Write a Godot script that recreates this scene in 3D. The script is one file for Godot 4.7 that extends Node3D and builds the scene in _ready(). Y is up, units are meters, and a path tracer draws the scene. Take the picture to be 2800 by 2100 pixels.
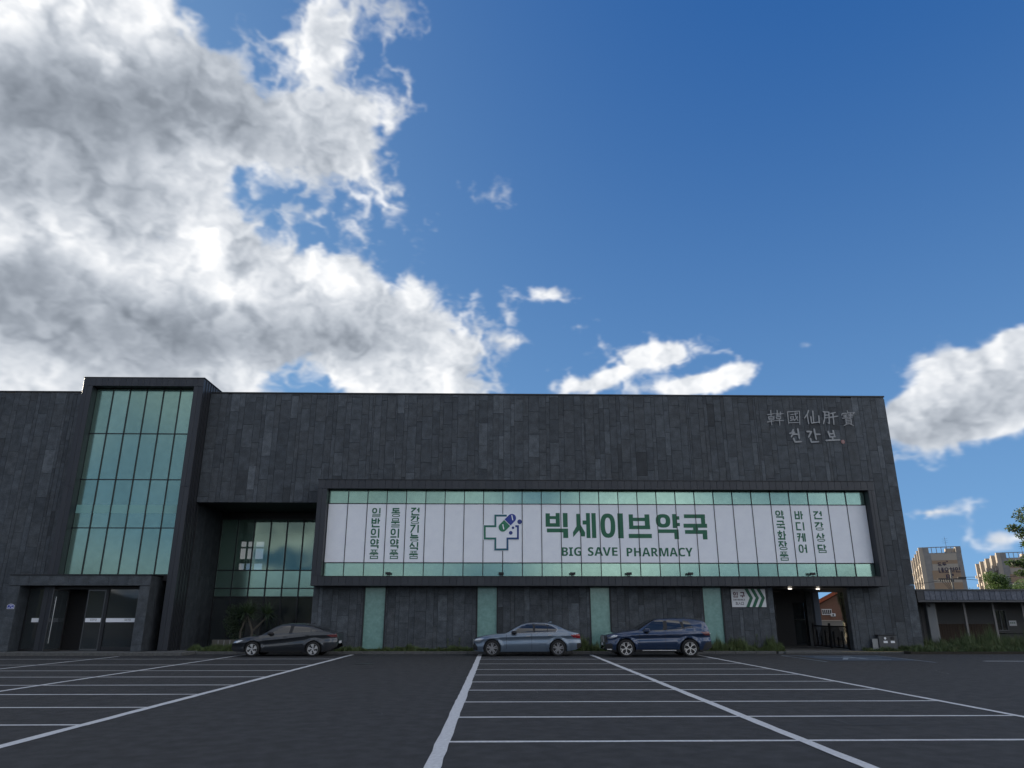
extends Node3D
# A dark stone clad pharmacy building behind a car park, late afternoon. Metres, y up, the facade lies in the plane z = -38.

var rng := RandomNumberGenerator.new()
var M := {}
var taken := {}
var boxes := {}

# ---------------------------------------------------------------- helpers
func lin(r: float, g: float, b: float) -> Color:
	return Color(r, g, b).linear_to_srgb()

func mat(r: float, g: float, b: float, rough := 0.8, metal := 0.0) -> StandardMaterial3D:
	var m := StandardMaterial3D.new()
	m.albedo_color = lin(r, g, b)
	m.roughness = rough
	m.metallic = metal
	return m

func numbered(parent: Node, called: String) -> String:
	var key := str(parent.get_instance_id()) + called
	var n: int = taken.get(key, 0)
	taken[key] = n + 1
	return called if n == 0 else "%s_%03d" % [called, n]

func thing(called: String, label: String, category: String, at := Vector3.ZERO, turn := 0.0, group := "") -> Node3D:
	var o := Node3D.new()
	o.name = numbered(self, called)
	add_child(o)
	o.position = at
	o.rotation.y = turn
	tag(o, label, category, group)
	return o

func tag(o: Node, label: String, category: String, group := "") -> void:
	o.set_meta("label", label)
	o.set_meta("category", category)
	if group != "":
		o.set_meta("group", group)

func part(parent: Node, called: String, mesh: Mesh, m: Material, at := Vector3.ZERO) -> MeshInstance3D:
	var o := MeshInstance3D.new()
	o.name = numbered(parent, called)
	o.mesh = mesh
	if m != null:
		o.material_override = m
	o.position = at
	parent.add_child(o)
	return o

func structure(called: String, mesh: Mesh, m: Material, at := Vector3.ZERO) -> MeshInstance3D:
	var o := part(self, called, mesh, m, at)
	o.set_meta("kind", "structure")
	return o

func copy_of(src: Node3D, at: Vector3, label := "") -> Node3D:
	var c: Node3D = src.duplicate()
	c.name = numbered(self, String(src.name))
	add_child(c)
	c.position = at
	if label != "":
		c.set_meta("label", label)
	return c

# chamfered box, centred, cached by size
func cbox(w: float, h: float, d: float, b := 0.0) -> Mesh:
	var key := "%.3f %.3f %.3f %.3f" % [w, h, d, b]
	if boxes.has(key):
		return boxes[key]
	var r: Mesh
	if b <= 0.0:
		var bm := BoxMesh.new()
		bm.size = Vector3(w, h, d)
		r = bm
	else:
		var st := SurfaceTool.new()
		st.begin(Mesh.PRIMITIVE_TRIANGLES)
		st.set_smooth_group(-1)
		chamfer(st, Vector3(w, h, d) * 0.5, b)
		st.generate_normals()
		r = st.commit()
	boxes[key] = r
	return r

func chamfer(st: SurfaceTool, e: Vector3, b: float) -> void:
	var ax := [Vector3.RIGHT, Vector3.UP, Vector3.BACK]
	for i in 3:
		var j := (i + 1) % 3
		var k := (i + 2) % 3
		for s in [-1.0, 1.0]:
			var c: Vector3 = ax[i] * e[i] * s
			var u: Vector3 = ax[j] * (e[j] - b)
			var v: Vector3 = ax[k] * (e[k] - b)
			fquad(st, c - u - v, c + u - v, c + u + v, c - u + v, c)
			for q in [-1.0, 1.0]:
				var c1: Vector3 = ax[i] * e[i] * s + ax[j] * (e[j] - b) * q
				var c2: Vector3 = ax[i] * (e[i] - b) * s + ax[j] * e[j] * q
				fquad(st, c1 - v, c1 + v, c2 + v, c2 - v, c1 + c2)
	for sx in [-1.0, 1.0]:
		for sy in [-1.0, 1.0]:
			for sz in [-1.0, 1.0]:
				var p := Vector3((e.x - b) * sx, (e.y - b) * sy, (e.z - b) * sz)
				ftri(st, p + Vector3(b * sx, 0, 0), p + Vector3(0, b * sy, 0), p + Vector3(0, 0, b * sz), p)

func ftri(st: SurfaceTool, a: Vector3, b: Vector3, c: Vector3, out: Vector3) -> void:
	if (b - a).cross(c - a).dot(out) > 0.0:
		var t := b
		b = c
		c = t
	st.add_vertex(a); st.add_vertex(b); st.add_vertex(c)

func fquad(st: SurfaceTool, a: Vector3, b: Vector3, c: Vector3, d: Vector3, out: Vector3) -> void:
	ftri(st, a, b, c, out)
	ftri(st, a, c, d, out)

func start() -> SurfaceTool:
	var st := SurfaceTool.new()
	st.begin(Mesh.PRIMITIVE_TRIANGLES)
	st.set_smooth_group(-1)
	return st

func done(st: SurfaceTool) -> Mesh:
	st.generate_normals()
	return st.commit()

func sbox(st: SurfaceTool, x0: float, x1: float, y0: float, y1: float, z0: float, z1: float) -> void:
	var c := Vector3(x0 + x1, y0 + y1, z0 + z1) * 0.5
	var e := Vector3(absf(x1 - x0), absf(y1 - y0), absf(z1 - z0)) * 0.5
	for i in 3:
		var j := (i + 1) % 3
		var k := (i + 2) % 3
		for s in [-1.0, 1.0]:
			var n := Vector3.ZERO
			n[i] = s
			var u := Vector3.ZERO
			u[j] = e[j]
			var v := Vector3.ZERO
			v[k] = e[k]
			var f: Vector3 = c + n * e[i]
			fquad(st, f - u - v, f + u - v, f + u + v, f - u + v, n)

# a box part given by its extents
func bx(parent: Node, called: String, x0: float, x1: float, y0: float, y1: float, z0: float, z1: float, m: Material, b := 0.0) -> MeshInstance3D:
	return part(parent, called, cbox(absf(x1 - x0), absf(y1 - y0), absf(z1 - z0), b), m, Vector3(x0 + x1, y0 + y1, z0 + z1) * 0.5)

# round bar between two points
func bar(st: SurfaceTool, a: Vector3, b: Vector3, r0: float, r1 := -1.0, n := 8) -> void:
	if r1 < 0.0:
		r1 = r0
	var d := (b - a).normalized()
	var u := d.cross(Vector3.UP if absf(d.y) < 0.9 else Vector3.RIGHT).normalized()
	var v := d.cross(u)
	for i in n:
		var t0 := TAU * i / n
		var t1 := TAU * (i + 1) / n
		var p0 := u * cos(t0) + v * sin(t0)
		var p1 := u * cos(t1) + v * sin(t1)
		fquad(st, a + p0 * r0, a + p1 * r0, b + p1 * r1, b + p0 * r1, p0 + p1)
		ftri(st, a, a + p0 * r0, a + p1 * r0, -d)
		ftri(st, b, b + p0 * r1, b + p1 * r1, d)

# flat polygon in x, y given a thickness towards +z
func plate(st: SurfaceTool, poly: PackedVector2Array, z0: float, z1: float) -> void:
	var ix := Geometry2D.triangulate_polygon(poly)
	for i in range(0, ix.size(), 3):
		var a := poly[ix[i]]
		var b := poly[ix[i + 1]]
		var c := poly[ix[i + 2]]
		ftri(st, Vector3(a.x, a.y, z1), Vector3(b.x, b.y, z1), Vector3(c.x, c.y, z1), Vector3.BACK)
		ftri(st, Vector3(a.x, a.y, z0), Vector3(b.x, b.y, z0), Vector3(c.x, c.y, z0), Vector3.FORWARD)
	var s := 1.0 if Geometry2D.is_polygon_clockwise(poly) else -1.0
	for i in poly.size():
		var a := poly[i]
		var b := poly[(i + 1) % poly.size()]
		var t := (b - a)
		fquad(st, Vector3(a.x, a.y, z0), Vector3(b.x, b.y, z0), Vector3(b.x, b.y, z1), Vector3(a.x, a.y, z1), Vector3(-t.y * s, t.x * s, 0))

func noise_of(seed_: int, freq: float, oct := 4, kind := FastNoiseLite.TYPE_SIMPLEX_SMOOTH) -> FastNoiseLite:
	var n := FastNoiseLite.new()
	n.seed = seed_
	n.noise_type = kind
	n.frequency = freq
	n.fractal_type = FastNoiseLite.FRACTAL_FBM
	n.fractal_octaves = oct
	return n

# seamless grain: values lo..hi (sRGB grey) with a coarse and a fine layer
func grain(seed_: int, f1: float, f2: float, mix_: float, lo: Color, hi: Color, size := 512) -> ImageTexture:
	var a := noise_of(seed_, f1, 4).get_seamless_image(size, size)
	var b := noise_of(seed_ + 7, f2, 3).get_seamless_image(size, size)
	a.convert(Image.FORMAT_L8)
	b.convert(Image.FORMAT_L8)
	var da := a.get_data()
	var db := b.get_data()
	var outb := PackedByteArray()
	outb.resize(size * size * 3)
	for i in size * size:
		var t := (da[i] * (1.0 - mix_) + db[i] * mix_) / 255.0
		outb[i * 3] = int(255.0 * lerpf(lo.r, hi.r, t))
		outb[i * 3 + 1] = int(255.0 * lerpf(lo.g, hi.g, t))
		outb[i * 3 + 2] = int(255.0 * lerpf(lo.b, hi.b, t))
	var im := Image.create_from_data(size, size, false, Image.FORMAT_RGB8, outb)
	im.generate_mipmaps()
	return ImageTexture.create_from_image(im)

func normal_grain(seed_: int, f: float, strength: float, size := 512) -> ImageTexture:
	var a := noise_of(seed_, f, 3).get_seamless_image(size, size)
	a.convert(Image.FORMAT_RGBA8)
	a.bump_map_to_normal_map(strength)
	return ImageTexture.create_from_image(a)

func tri(m: StandardMaterial3D, tex: Texture2D, per_metre: float, world := true) -> StandardMaterial3D:
	m.albedo_texture = tex
	m.uv1_triplanar = true
	m.uv1_world_triplanar = world
	m.uv1_scale = Vector3.ONE * per_metre
	return m

func bumps(m: StandardMaterial3D, tex: Texture2D, scale_: float) -> StandardMaterial3D:
	m.normal_enabled = true
	m.normal_texture = tex
	m.normal_scale = scale_
	return m

# ---------------------------------------------------------------- sky
func smooth(a: float, b: float, x: float) -> float:
	var t := clampf((x - a) / (b - a), 0.0, 1.0)
	return t * t * (3.0 - 2.0 * t)

# small clouds: azimuth from -z towards +x, elevation, half widths, weight (degrees)
const BANKS := [[19.6, 18.0, 1.4, 0.4, 0.5], [11.9, 20.0, 1.9, 0.7, 0.5], [14.3, 19.9, 1.5, 0.6, 0.45], [15.2, 16.6, 2.1, 0.6, 0.5], [18.1, 17.1, 2.1, 0.5, 0.5], [10.8, 17.0, 1.9, 0.6, 0.4], [1.5, 21.3, 1.6, 0.5, 0.4], [8.7, 20.8, 0.8, 0.3, 0.3],
	[4.1, 24.9, 2.0, 0.7, 0.62], [6.4, 22.1, 1.1, 0.4, 0.42], [8.4, 22.8, 0.5, 0.3, 0.35], [13.2, 19.4, 2.8, 1.0, 0.72], [9.9, 18.5, 1.8, 0.7, 0.62], [6.3, 17.5, 2.5, 0.8, 0.72], [8.6, 17.9, 1.1, 0.7, 0.5],
	[14.9, 17.2, 2.9, 0.7, 0.62], [17.5, 17.7, 2.6, 0.7, 0.55], [7.5, 19.9, 1.0, 0.4, 0.35], [36.8, 15.2, 2.5, 2.4, 1.0], [33.7, 14.5, 2.9, 1.7, 0.85], [38.0, 16.9, 1.1, 1.5, 0.8], [30.6, 13.0, 2.8, 1.9, 0.85],
	[34.8, 12.8, 3.5, 1.8, 0.85], [33.2, 16.8, 1.9, 0.8, 0.42], [31.9, 6.8, 1.6, 0.5, 0.52], [30.7, 6.7, 0.8, 0.4, 0.4], [34.9, 4.8, 1.7, 0.6, 0.5], [24.4, 19.3, 0.9, 0.4, 0.45], [40.3, 29.3, 0.6, 0.2, 0.25],
	[50.0, 14.0, 9.0, 4.0, 0.9]]
const THICK := [[34.8, 12.8, 4.2, 1.4, 0.6], [31.0, 11.7, 2.5, 0.9, 0.5], [37.5, 14.5, 1.9, 1.5, 0.3]]
# the big bank on the left: cover and brightness, 0 to 9; columns from azimuth -48 in steps of 1.5, rows from elevation 49 down in steps of 1.5
const COVER := [
	"9999999999875444335565312321000000", "9999999999986544324565322321000000", "9999999999986544324565422321000000",
	"9999999999987544423565422321000000", "9999999999997544433566631210000000", "9999999999998654556777631100000000",
	"9999999999998765666777544443100000", "9999999999999989865666777654200000", "9999999999999999877889998543100000",
	"9999999999999999999999997531000000", "9999999999999999998888887531000111", "9999999999999999966666666653101222",
	"9999999999999999864223456663101233", "9999999999999999875445566652111111", "9999999999999999887556645532110000",
	"9999999999999999999788888642111111", "9999999999999999999999999877654455", "9999999999999998899999999998765444",
	"9999999999999998899999999999876543", "9999999999999999999999999999988744", "9999999999999999999887678888877522",
	"9999999999999999998764457888876522", "9999999999999999999764457888876522", "9999999999999999999864457888876522"]
const BRIGHT := [
	"9999988888876556667787777666666666", "9999988888886656667787777666666666", "9999998888887656667788777666666666",
	"9999998888887655666788777666666666", "9999999888888655666788877777777777", "9999999888888665667888877777777777",
	"9999999888888765667888778877777777", "9999999888877655567777778878777777", "9999999777755545556776667777777777",
	"9999987555544444445666667777777777", "9998765433333455555666677777777777", "9875443333344467767776678887777777",
	"7543344444445777877666778887777777", "4334455555455667887777788887777777", "3445555555555667887788877777777777",
	"4555556667776778877788988887777777", "5556677888887888877888888888888888", "6677889987778787789777777777888877",
	"7889987544555776666666666677788877", "9986544444444444455555455577788877", "6544444444444444445555677788887777",
	"4444444455555556678877888888887777", "4444555677776667777877888888887777", "5566788888876667777877888888887777"]

func table(t: Array, az: float, el: float) -> float:
	var u := clampf((az + 48.0) / 1.5, 0.0, 32.999)
	var v := clampf((49.0 - el) / 1.5, 0.0, 22.999)
	var i := int(u)
	var j := int(v)
	var a := u - i
	var b := v - j
	var p: String = t[j]
	var q: String = t[j + 1]
	return (lerpf(p.unicode_at(i), p.unicode_at(i + 1), a) * (1.0 - b) + lerpf(q.unicode_at(i), q.unicode_at(i + 1), a) * b - 48.0) / 9.0

func make_sky() -> ImageTexture:
	var W := 2048
	var HH := 2048          # rows over 180 degrees
	var UP := HH / 2
	# cover and thickness on a coarse grid, half a degree
	var cw := 720
	var ch := 180
	var cov := PackedFloat32Array()
	cov.resize(cw * ch)
	var thk := PackedFloat32Array()
	thk.resize(cw * ch)
	var low := noise_of(5, 1.6, 3)
	for j in ch:
		var el := 90.0 - (j + 0.5) * 0.5
		for i in cw:
			var az := (i + 0.5) * 0.5 - 180.0
			var c := 0.0
			var g := 0.0
			if az > -75.0 and az < 2.5:
				c = table(COVER, az, el) * 1.12 * smooth(2.5, 0.5, az)
				g = 1.0 - table(BRIGHT, az, el)
			if absf(az) < 95.0:
				for b in BANKS:
					var dx: float = (az - b[0]) / b[2]
					var dy: float = (el - b[1]) / b[3]
					var q := dx * dx + dy * dy
					if q < 6.0:
						c += b[4] * 1.25 * exp(-q * 0.9)
				for b in THICK:
					var dx: float = (az - b[0]) / b[2]
					var dy: float = (el - b[1]) / b[3]
					var q := dx * dx + dy * dy
					if q < 6.0:
						g += b[4] * exp(-q * 0.9)
				if az > 0.5:
					g = g * 0.45 + 0.04
			# broken cloud goes on all round, its unseen cover raised for more fill light
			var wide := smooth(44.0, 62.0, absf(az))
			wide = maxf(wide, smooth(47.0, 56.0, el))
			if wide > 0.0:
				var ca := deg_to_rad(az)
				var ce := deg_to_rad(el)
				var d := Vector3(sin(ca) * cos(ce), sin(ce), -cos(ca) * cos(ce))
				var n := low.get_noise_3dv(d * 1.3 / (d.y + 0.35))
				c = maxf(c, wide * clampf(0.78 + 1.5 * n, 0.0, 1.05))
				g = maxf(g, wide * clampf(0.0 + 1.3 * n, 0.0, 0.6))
			cov[j * cw + i] = clampf(c, -0.4, 1.2)
			thk[j * cw + i] = clampf(g, 0.0, 1.1)
	var ci := Image.create_from_data(cw, ch, false, Image.FORMAT_RF, cov.to_byte_array())
	ci.resize(W, UP, Image.INTERPOLATE_BILINEAR)
	var C := ci.get_data().to_float32_array()
	ci = Image.create_from_data(cw, ch, false, Image.FORMAT_RF, thk.to_byte_array())
	ci.resize(W, UP, Image.INTERPOLATE_BILINEAR)
	var G := ci.get_data().to_float32_array()
	var n1 := noise_of(11, 3.6, 7)
	n1.fractal_gain = 0.58
	var n2 := noise_of(23, 5.0, 4)
	var n3 := noise_of(29, 9.0, 5)
	n3.fractal_gain = 0.55
	var data := PackedFloat32Array()
	data.resize(W * HH * 3)
	var sa := PackedFloat32Array()
	var sc := PackedFloat32Array()
	sa.resize(W); sc.resize(W)
	for i in W:
		var az := ((i + 0.5) / W - 0.5) * TAU
		sa[i] = sin(az)
		sc[i] = -cos(az)
	var sun := Vector3(-0.74, 0.45, -0.50).normalized()
	for j in UP:
		var el := (90.0 - (j + 0.5) * 90.0 / UP)
		var ce := cos(deg_to_rad(el))
		var sy := sin(deg_to_rad(el))
		var sq := 1.0 / (sy + 0.45)
		var t := pow(1.0 - sy, 2.2)
		var base_r := lerpf(0.0045, 0.100, t)
		var base_g := lerpf(0.041, 0.203, t)
		var base_b := lerpf(0.150, 0.342, t)
		for i in W:
			var d := Vector3(sa[i] * ce, sy, sc[i] * ce)
			var near := maxf(0.0, d.dot(sun))
			var veil := near * near * near * near * 0.10
			var r := base_r + veil * 0.7
			var g := base_g + veil
			var b := base_b + veil
			var c := C[j * W + i]
			if c > 0.02:
				var p := d * 1.8
				var wx := n2.get_noise_3d(p.x * 2.0, p.y * 2.0, p.z * 2.0)
				var wy := n2.get_noise_3d(p.z * 2.0 + 9.0, p.x * 2.0, p.y * 2.0)
				p.x += 0.06 * wx
				p.y += 0.06 * wy
				var f := n1.get_noise_3dv(p)
				var fine := n3.get_noise_3dv(p)
				# rounded heads where the fine field folds, torn shreds where it thins out
				var body := 0.55 * smooth(0.72, 1.1, c)
				var dens := c * 1.10 + body + f * 1.0 + (0.28 - absf(fine)) * 0.75 - 0.60
				if dens > -0.12:
					var a := smooth(-0.12, 0.56, dens)
					var q := Vector3(p.x - 0.028, p.y - 0.028, p.z)
					var relief := (f - n1.get_noise_3dv(q)) * 0.26 + (absf(n3.get_noise_3dv(q)) - absf(fine)) * 0.15
					var grey := clampf(G[j * W + i] * 1.12 - 0.02 + 0.12 * f + 0.05 * wx, 0.0, 1.0)
					# thick cloud against the light is grey, its thin rims glow
					var l := 0.070 + 0.355 * pow(1.0 - grey, 1.75) + relief * (1.05 - grey)
					l = lerpf(l, maxf(l, 0.36), 0.65 * (1.0 - smooth(0.05, 0.50, dens)))
					l += 0.05 * near * near
					l += 0.94 * smooth(0.1, -0.8, d.dot(sun)) * (1.0 - grey)     # unseen clouds opposite the sun, brightened as added fill for the shaded facade
					l = clampf(l, 0.06, 1.36)
					var w := minf(l * 2.0, 1.0)
					r = lerpf(r, l * lerpf(0.76, 0.96, w), a)
					g = lerpf(g, l * lerpf(0.91, 0.96, w), a)
					b = lerpf(b, l * lerpf(1.13, 0.96, w), a)
			var o := (j * W + (i + W / 2) % W) * 3      # the picture's left edge is -z
			data[o] = r
			data[o + 1] = g
			data[o + 2] = b
	for k in range(UP * W, HH * W):
		data[k * 3] = 0.16
		data[k * 3 + 1] = 0.20
		data[k * 3 + 2] = 0.26
	var im := Image.create_from_data(W, HH, false, Image.FORMAT_RGBF, data.to_byte_array())
	return ImageTexture.create_from_image(im)

# ---------------------------------------------------------------- the scene
func _ready() -> void:
	rng.seed = 4711
	var cam := Camera3D.new()
	cam.name = "camera"
	cam.position = Vector3(0, 1.70, 0)
	cam.rotation_degrees = Vector3(17.83, -1.157, 0)
	cam.fov = 55.87
	cam.far = 2500.0
	cam.near = 0.1
	add_child(cam)
	cam.current = true

	var env := Environment.new()
	env.background_mode = Environment.BG_SKY
	var pano := PanoramaSkyMaterial.new()
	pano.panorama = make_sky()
	var sky := Sky.new()
	sky.sky_material = pano
	env.sky = sky
	env.background_energy_multiplier = 1.0
	env.tonemap_mode = Environment.TONE_MAPPER_LINEAR
	env.tonemap_exposure = 2.25
	env.sdfgi_enabled = true
	env.ssao_enabled = true
	env.ssil_enabled = true
	var we := WorldEnvironment.new()
	we.name = "world_environment"
	we.environment = env
	add_child(we)

	var sun := DirectionalLight3D.new()
	sun.name = "sun"
	sun.light_color = Color(1.0, 0.93, 0.83)
	sun.light_energy = 1.2
	sun.light_angular_distance = 0.5
	sun.shadow_enabled = true
	add_child(sun)
	# the sun stands low, behind the building and to the left, so the whole car park lies in its shadow
	sun.look_at_from_position(Vector3(-0.795, 0.245, -0.556) * 100.0, Vector3.ZERO)

	make_materials()
	print("materials")
	ground()
	main_building()
	print("building")
	pharmacy_sign()
	wall_letters()
	small_signs()
	cars()
	print("cars")
	pavilion()
	background()
	planting()
	print("done")

var asph_tex: Texture2D

func make_materials() -> void:
	var speck := grain(3, 0.012, 0.22, 0.55, Color(0.62, 0.62, 0.62), Color(1, 1, 1))
	var cloudy := grain(9, 0.010, 0.06, 0.45, Color(0.50, 0.51, 0.52), Color(1, 1, 1))
	var fine_n := normal_grain(31, 0.12, 5.0)
	var wave_n := normal_grain(41, 0.006, 7.0)
	# asphalt: coarse patches and aggregate
	var asph := grain(15, 0.008, 0.15, 0.50, Color(0.42, 0.42, 0.43), Color(1, 1, 1), 1024)
	asph_tex = asph
	M.asphalt = bumps(tri(mat(0.061, 0.063, 0.067, 0.92), asph, 0.28), normal_grain(33, 0.5, 6.0, 1024), 0.5)
	M.paint = tri(mat(0.84, 0.85, 0.86, 0.75), grain(17, 0.03, 0.35, 0.6, Color(0.66, 0.66, 0.67), Color(1, 1, 1)), 0.8)
	M.worn_paint = tri(mat(0.50, 0.56, 0.62, 0.8), grain(18, 0.03, 0.2, 0.5, Color(0.35, 0.4, 0.45), Color(1, 1, 1)), 0.9)
	M.blue_paint = tri(mat(0.060, 0.10, 0.15, 0.85), grain(19, 0.03, 0.2, 0.5, Color(0.45, 0.45, 0.5), Color(1, 1, 1)), 0.9)
	M.concrete = bumps(tri(mat(0.20, 0.205, 0.20, 0.9), speck, 0.7), fine_n, 0.4)
	M.kerb = bumps(tri(mat(0.15, 0.15, 0.145, 0.92), speck, 0.9), fine_n, 0.5)
	M.yellow = tri(mat(0.42, 0.33, 0.10, 0.8), speck, 1.5)
	M.soil = bumps(tri(mat(0.055, 0.048, 0.034, 0.98), speck, 1.2), fine_n, 1.0)
	M.stone = []
	for k in 10:
		var t := [0.55, 0.68, 0.79, 0.87, 0.95, 1.0, 1.09, 1.22, 1.42, 1.70][k] as float
		var warm := rng.randf_range(-0.025, 0.025)
		var m := tri(mat(0.100 * t * (1.0 + warm), 0.115 * t, 0.130 * t * (1.0 - warm), 0.70), cloudy, 0.33 + 0.013 * k)
		M.stone.append(bumps(m, fine_n, 0.25))
	M.backing = mat(0.026, 0.026, 0.028, 0.95)
	M.stone_dark = bumps(tri(mat(0.060, 0.060, 0.063, 0.8), cloudy, 0.4), fine_n, 0.3)
	M.clad = []
	for k in 3:
		M.clad.append(mat(0.030 + 0.003 * k, 0.033 + 0.003 * k, 0.040 + 0.003 * k, 0.42, 0.35))
	M.dark_metal = mat(0.018, 0.019, 0.022, 0.45, 0.3)
	M.steel = mat(0.55, 0.56, 0.57, 0.28, 1.0)
	M.door_steel = mat(0.12, 0.123, 0.127, 0.35, 0.9)
	# coated green glass: mirrors the sky with a green tint
	M.glass = []
	for k in 4:
		var g := mat(0.215 + 0.012 * k, 0.345 + 0.016 * k, 0.295 + 0.014 * k, 0.15, 0.78)
		M.glass.append(bumps(tri(g, grain(60 + k, 0.02, 0.05, 0.4, Color(0.9, 0.9, 0.9), Color(1, 1, 1), 256), 0.35), wave_n, 0.012))
	# pane one can look through
	var cg := mat(0.17, 0.29, 0.235, 0.03, 0.45)
	cg.transparency = BaseMaterial3D.TRANSPARENCY_ALPHA
	cg.albedo_color.a = 0.15
	M.clear_glass = cg
	var dg := mat(0.05, 0.06, 0.065, 0.03, 0.3)
	dg.transparency = BaseMaterial3D.TRANSPARENCY_ALPHA
	dg.albedo_color.a = 0.55
	M.dark_glass = dg
	# frosted film behind the narrow shop windows
	M.frost = tri(mat(0.215, 0.385, 0.345, 0.22, 0.12), grain(71, 0.012, 0.03, 0.4, Color(0.80, 0.82, 0.82), Color(1, 1, 1)), 0.4)
	M.slab_edge = mat(0.20, 0.40, 0.37, 0.3, 0.1)
	M.film = tri(mat(0.83, 0.85, 0.88, 0.55), grain(73, 0.01, 0.05, 0.3, Color(0.96, 0.96, 0.97), Color(1, 1, 1), 256), 0.5)
	M.film = bumps(M.film, wave_n, 0.02)
	M.green = mat(0.006, 0.115, 0.055, 0.5)
	M.white = mat(0.72, 0.73, 0.74, 0.6)
	M.ink = mat(0.030, 0.020, 0.045, 0.6)
	M.navy = mat(0.020, 0.040, 0.20, 0.5)
	M.letter = mat(0.27, 0.28, 0.29, 0.5, 0.1)
	M.inside = mat(0.06, 0.06, 0.062, 0.9)
	M.black = mat(0.008, 0.008, 0.009, 0.6)
	M.rubber = mat(0.012, 0.012, 0.012, 0.9)

func quad_sheet(x0: float, x1: float, z0: float, z1: float, y: float) -> Mesh:
	var st := start()
	fquad(st, Vector3(x0, y, z0), Vector3(x1, y, z0), Vector3(x1, y, z1), Vector3(x0, y, z1), Vector3.UP)
	return done(st)

# painted line with slightly uneven edges
func line_mesh(a: Vector2, b: Vector2, w: float, y: float) -> Mesh:
	var st := start()
	var d := (b - a)
	var n := maxi(2, int(d.length() / 0.5))
	var s := d.orthogonal().normalized()
	var pts := []
	for i in n + 1:
		var p := a + d * (float(i) / n)
		pts.append([p + s * (w * 0.5 + rng.randf_range(-0.012, 0.010)), p - s * (w * 0.5 + rng.randf_range(-0.012, 0.010))])
	for i in n:
		var q: Array = pts[i]
		var r: Array = pts[i + 1]
		fquad(st, Vector3(q[0].x, y, q[0].y), Vector3(r[0].x, y, r[0].y), Vector3(r[1].x, y, r[1].y), Vector3(q[1].x, y, q[1].y), Vector3.UP)
	return done(st)

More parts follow.
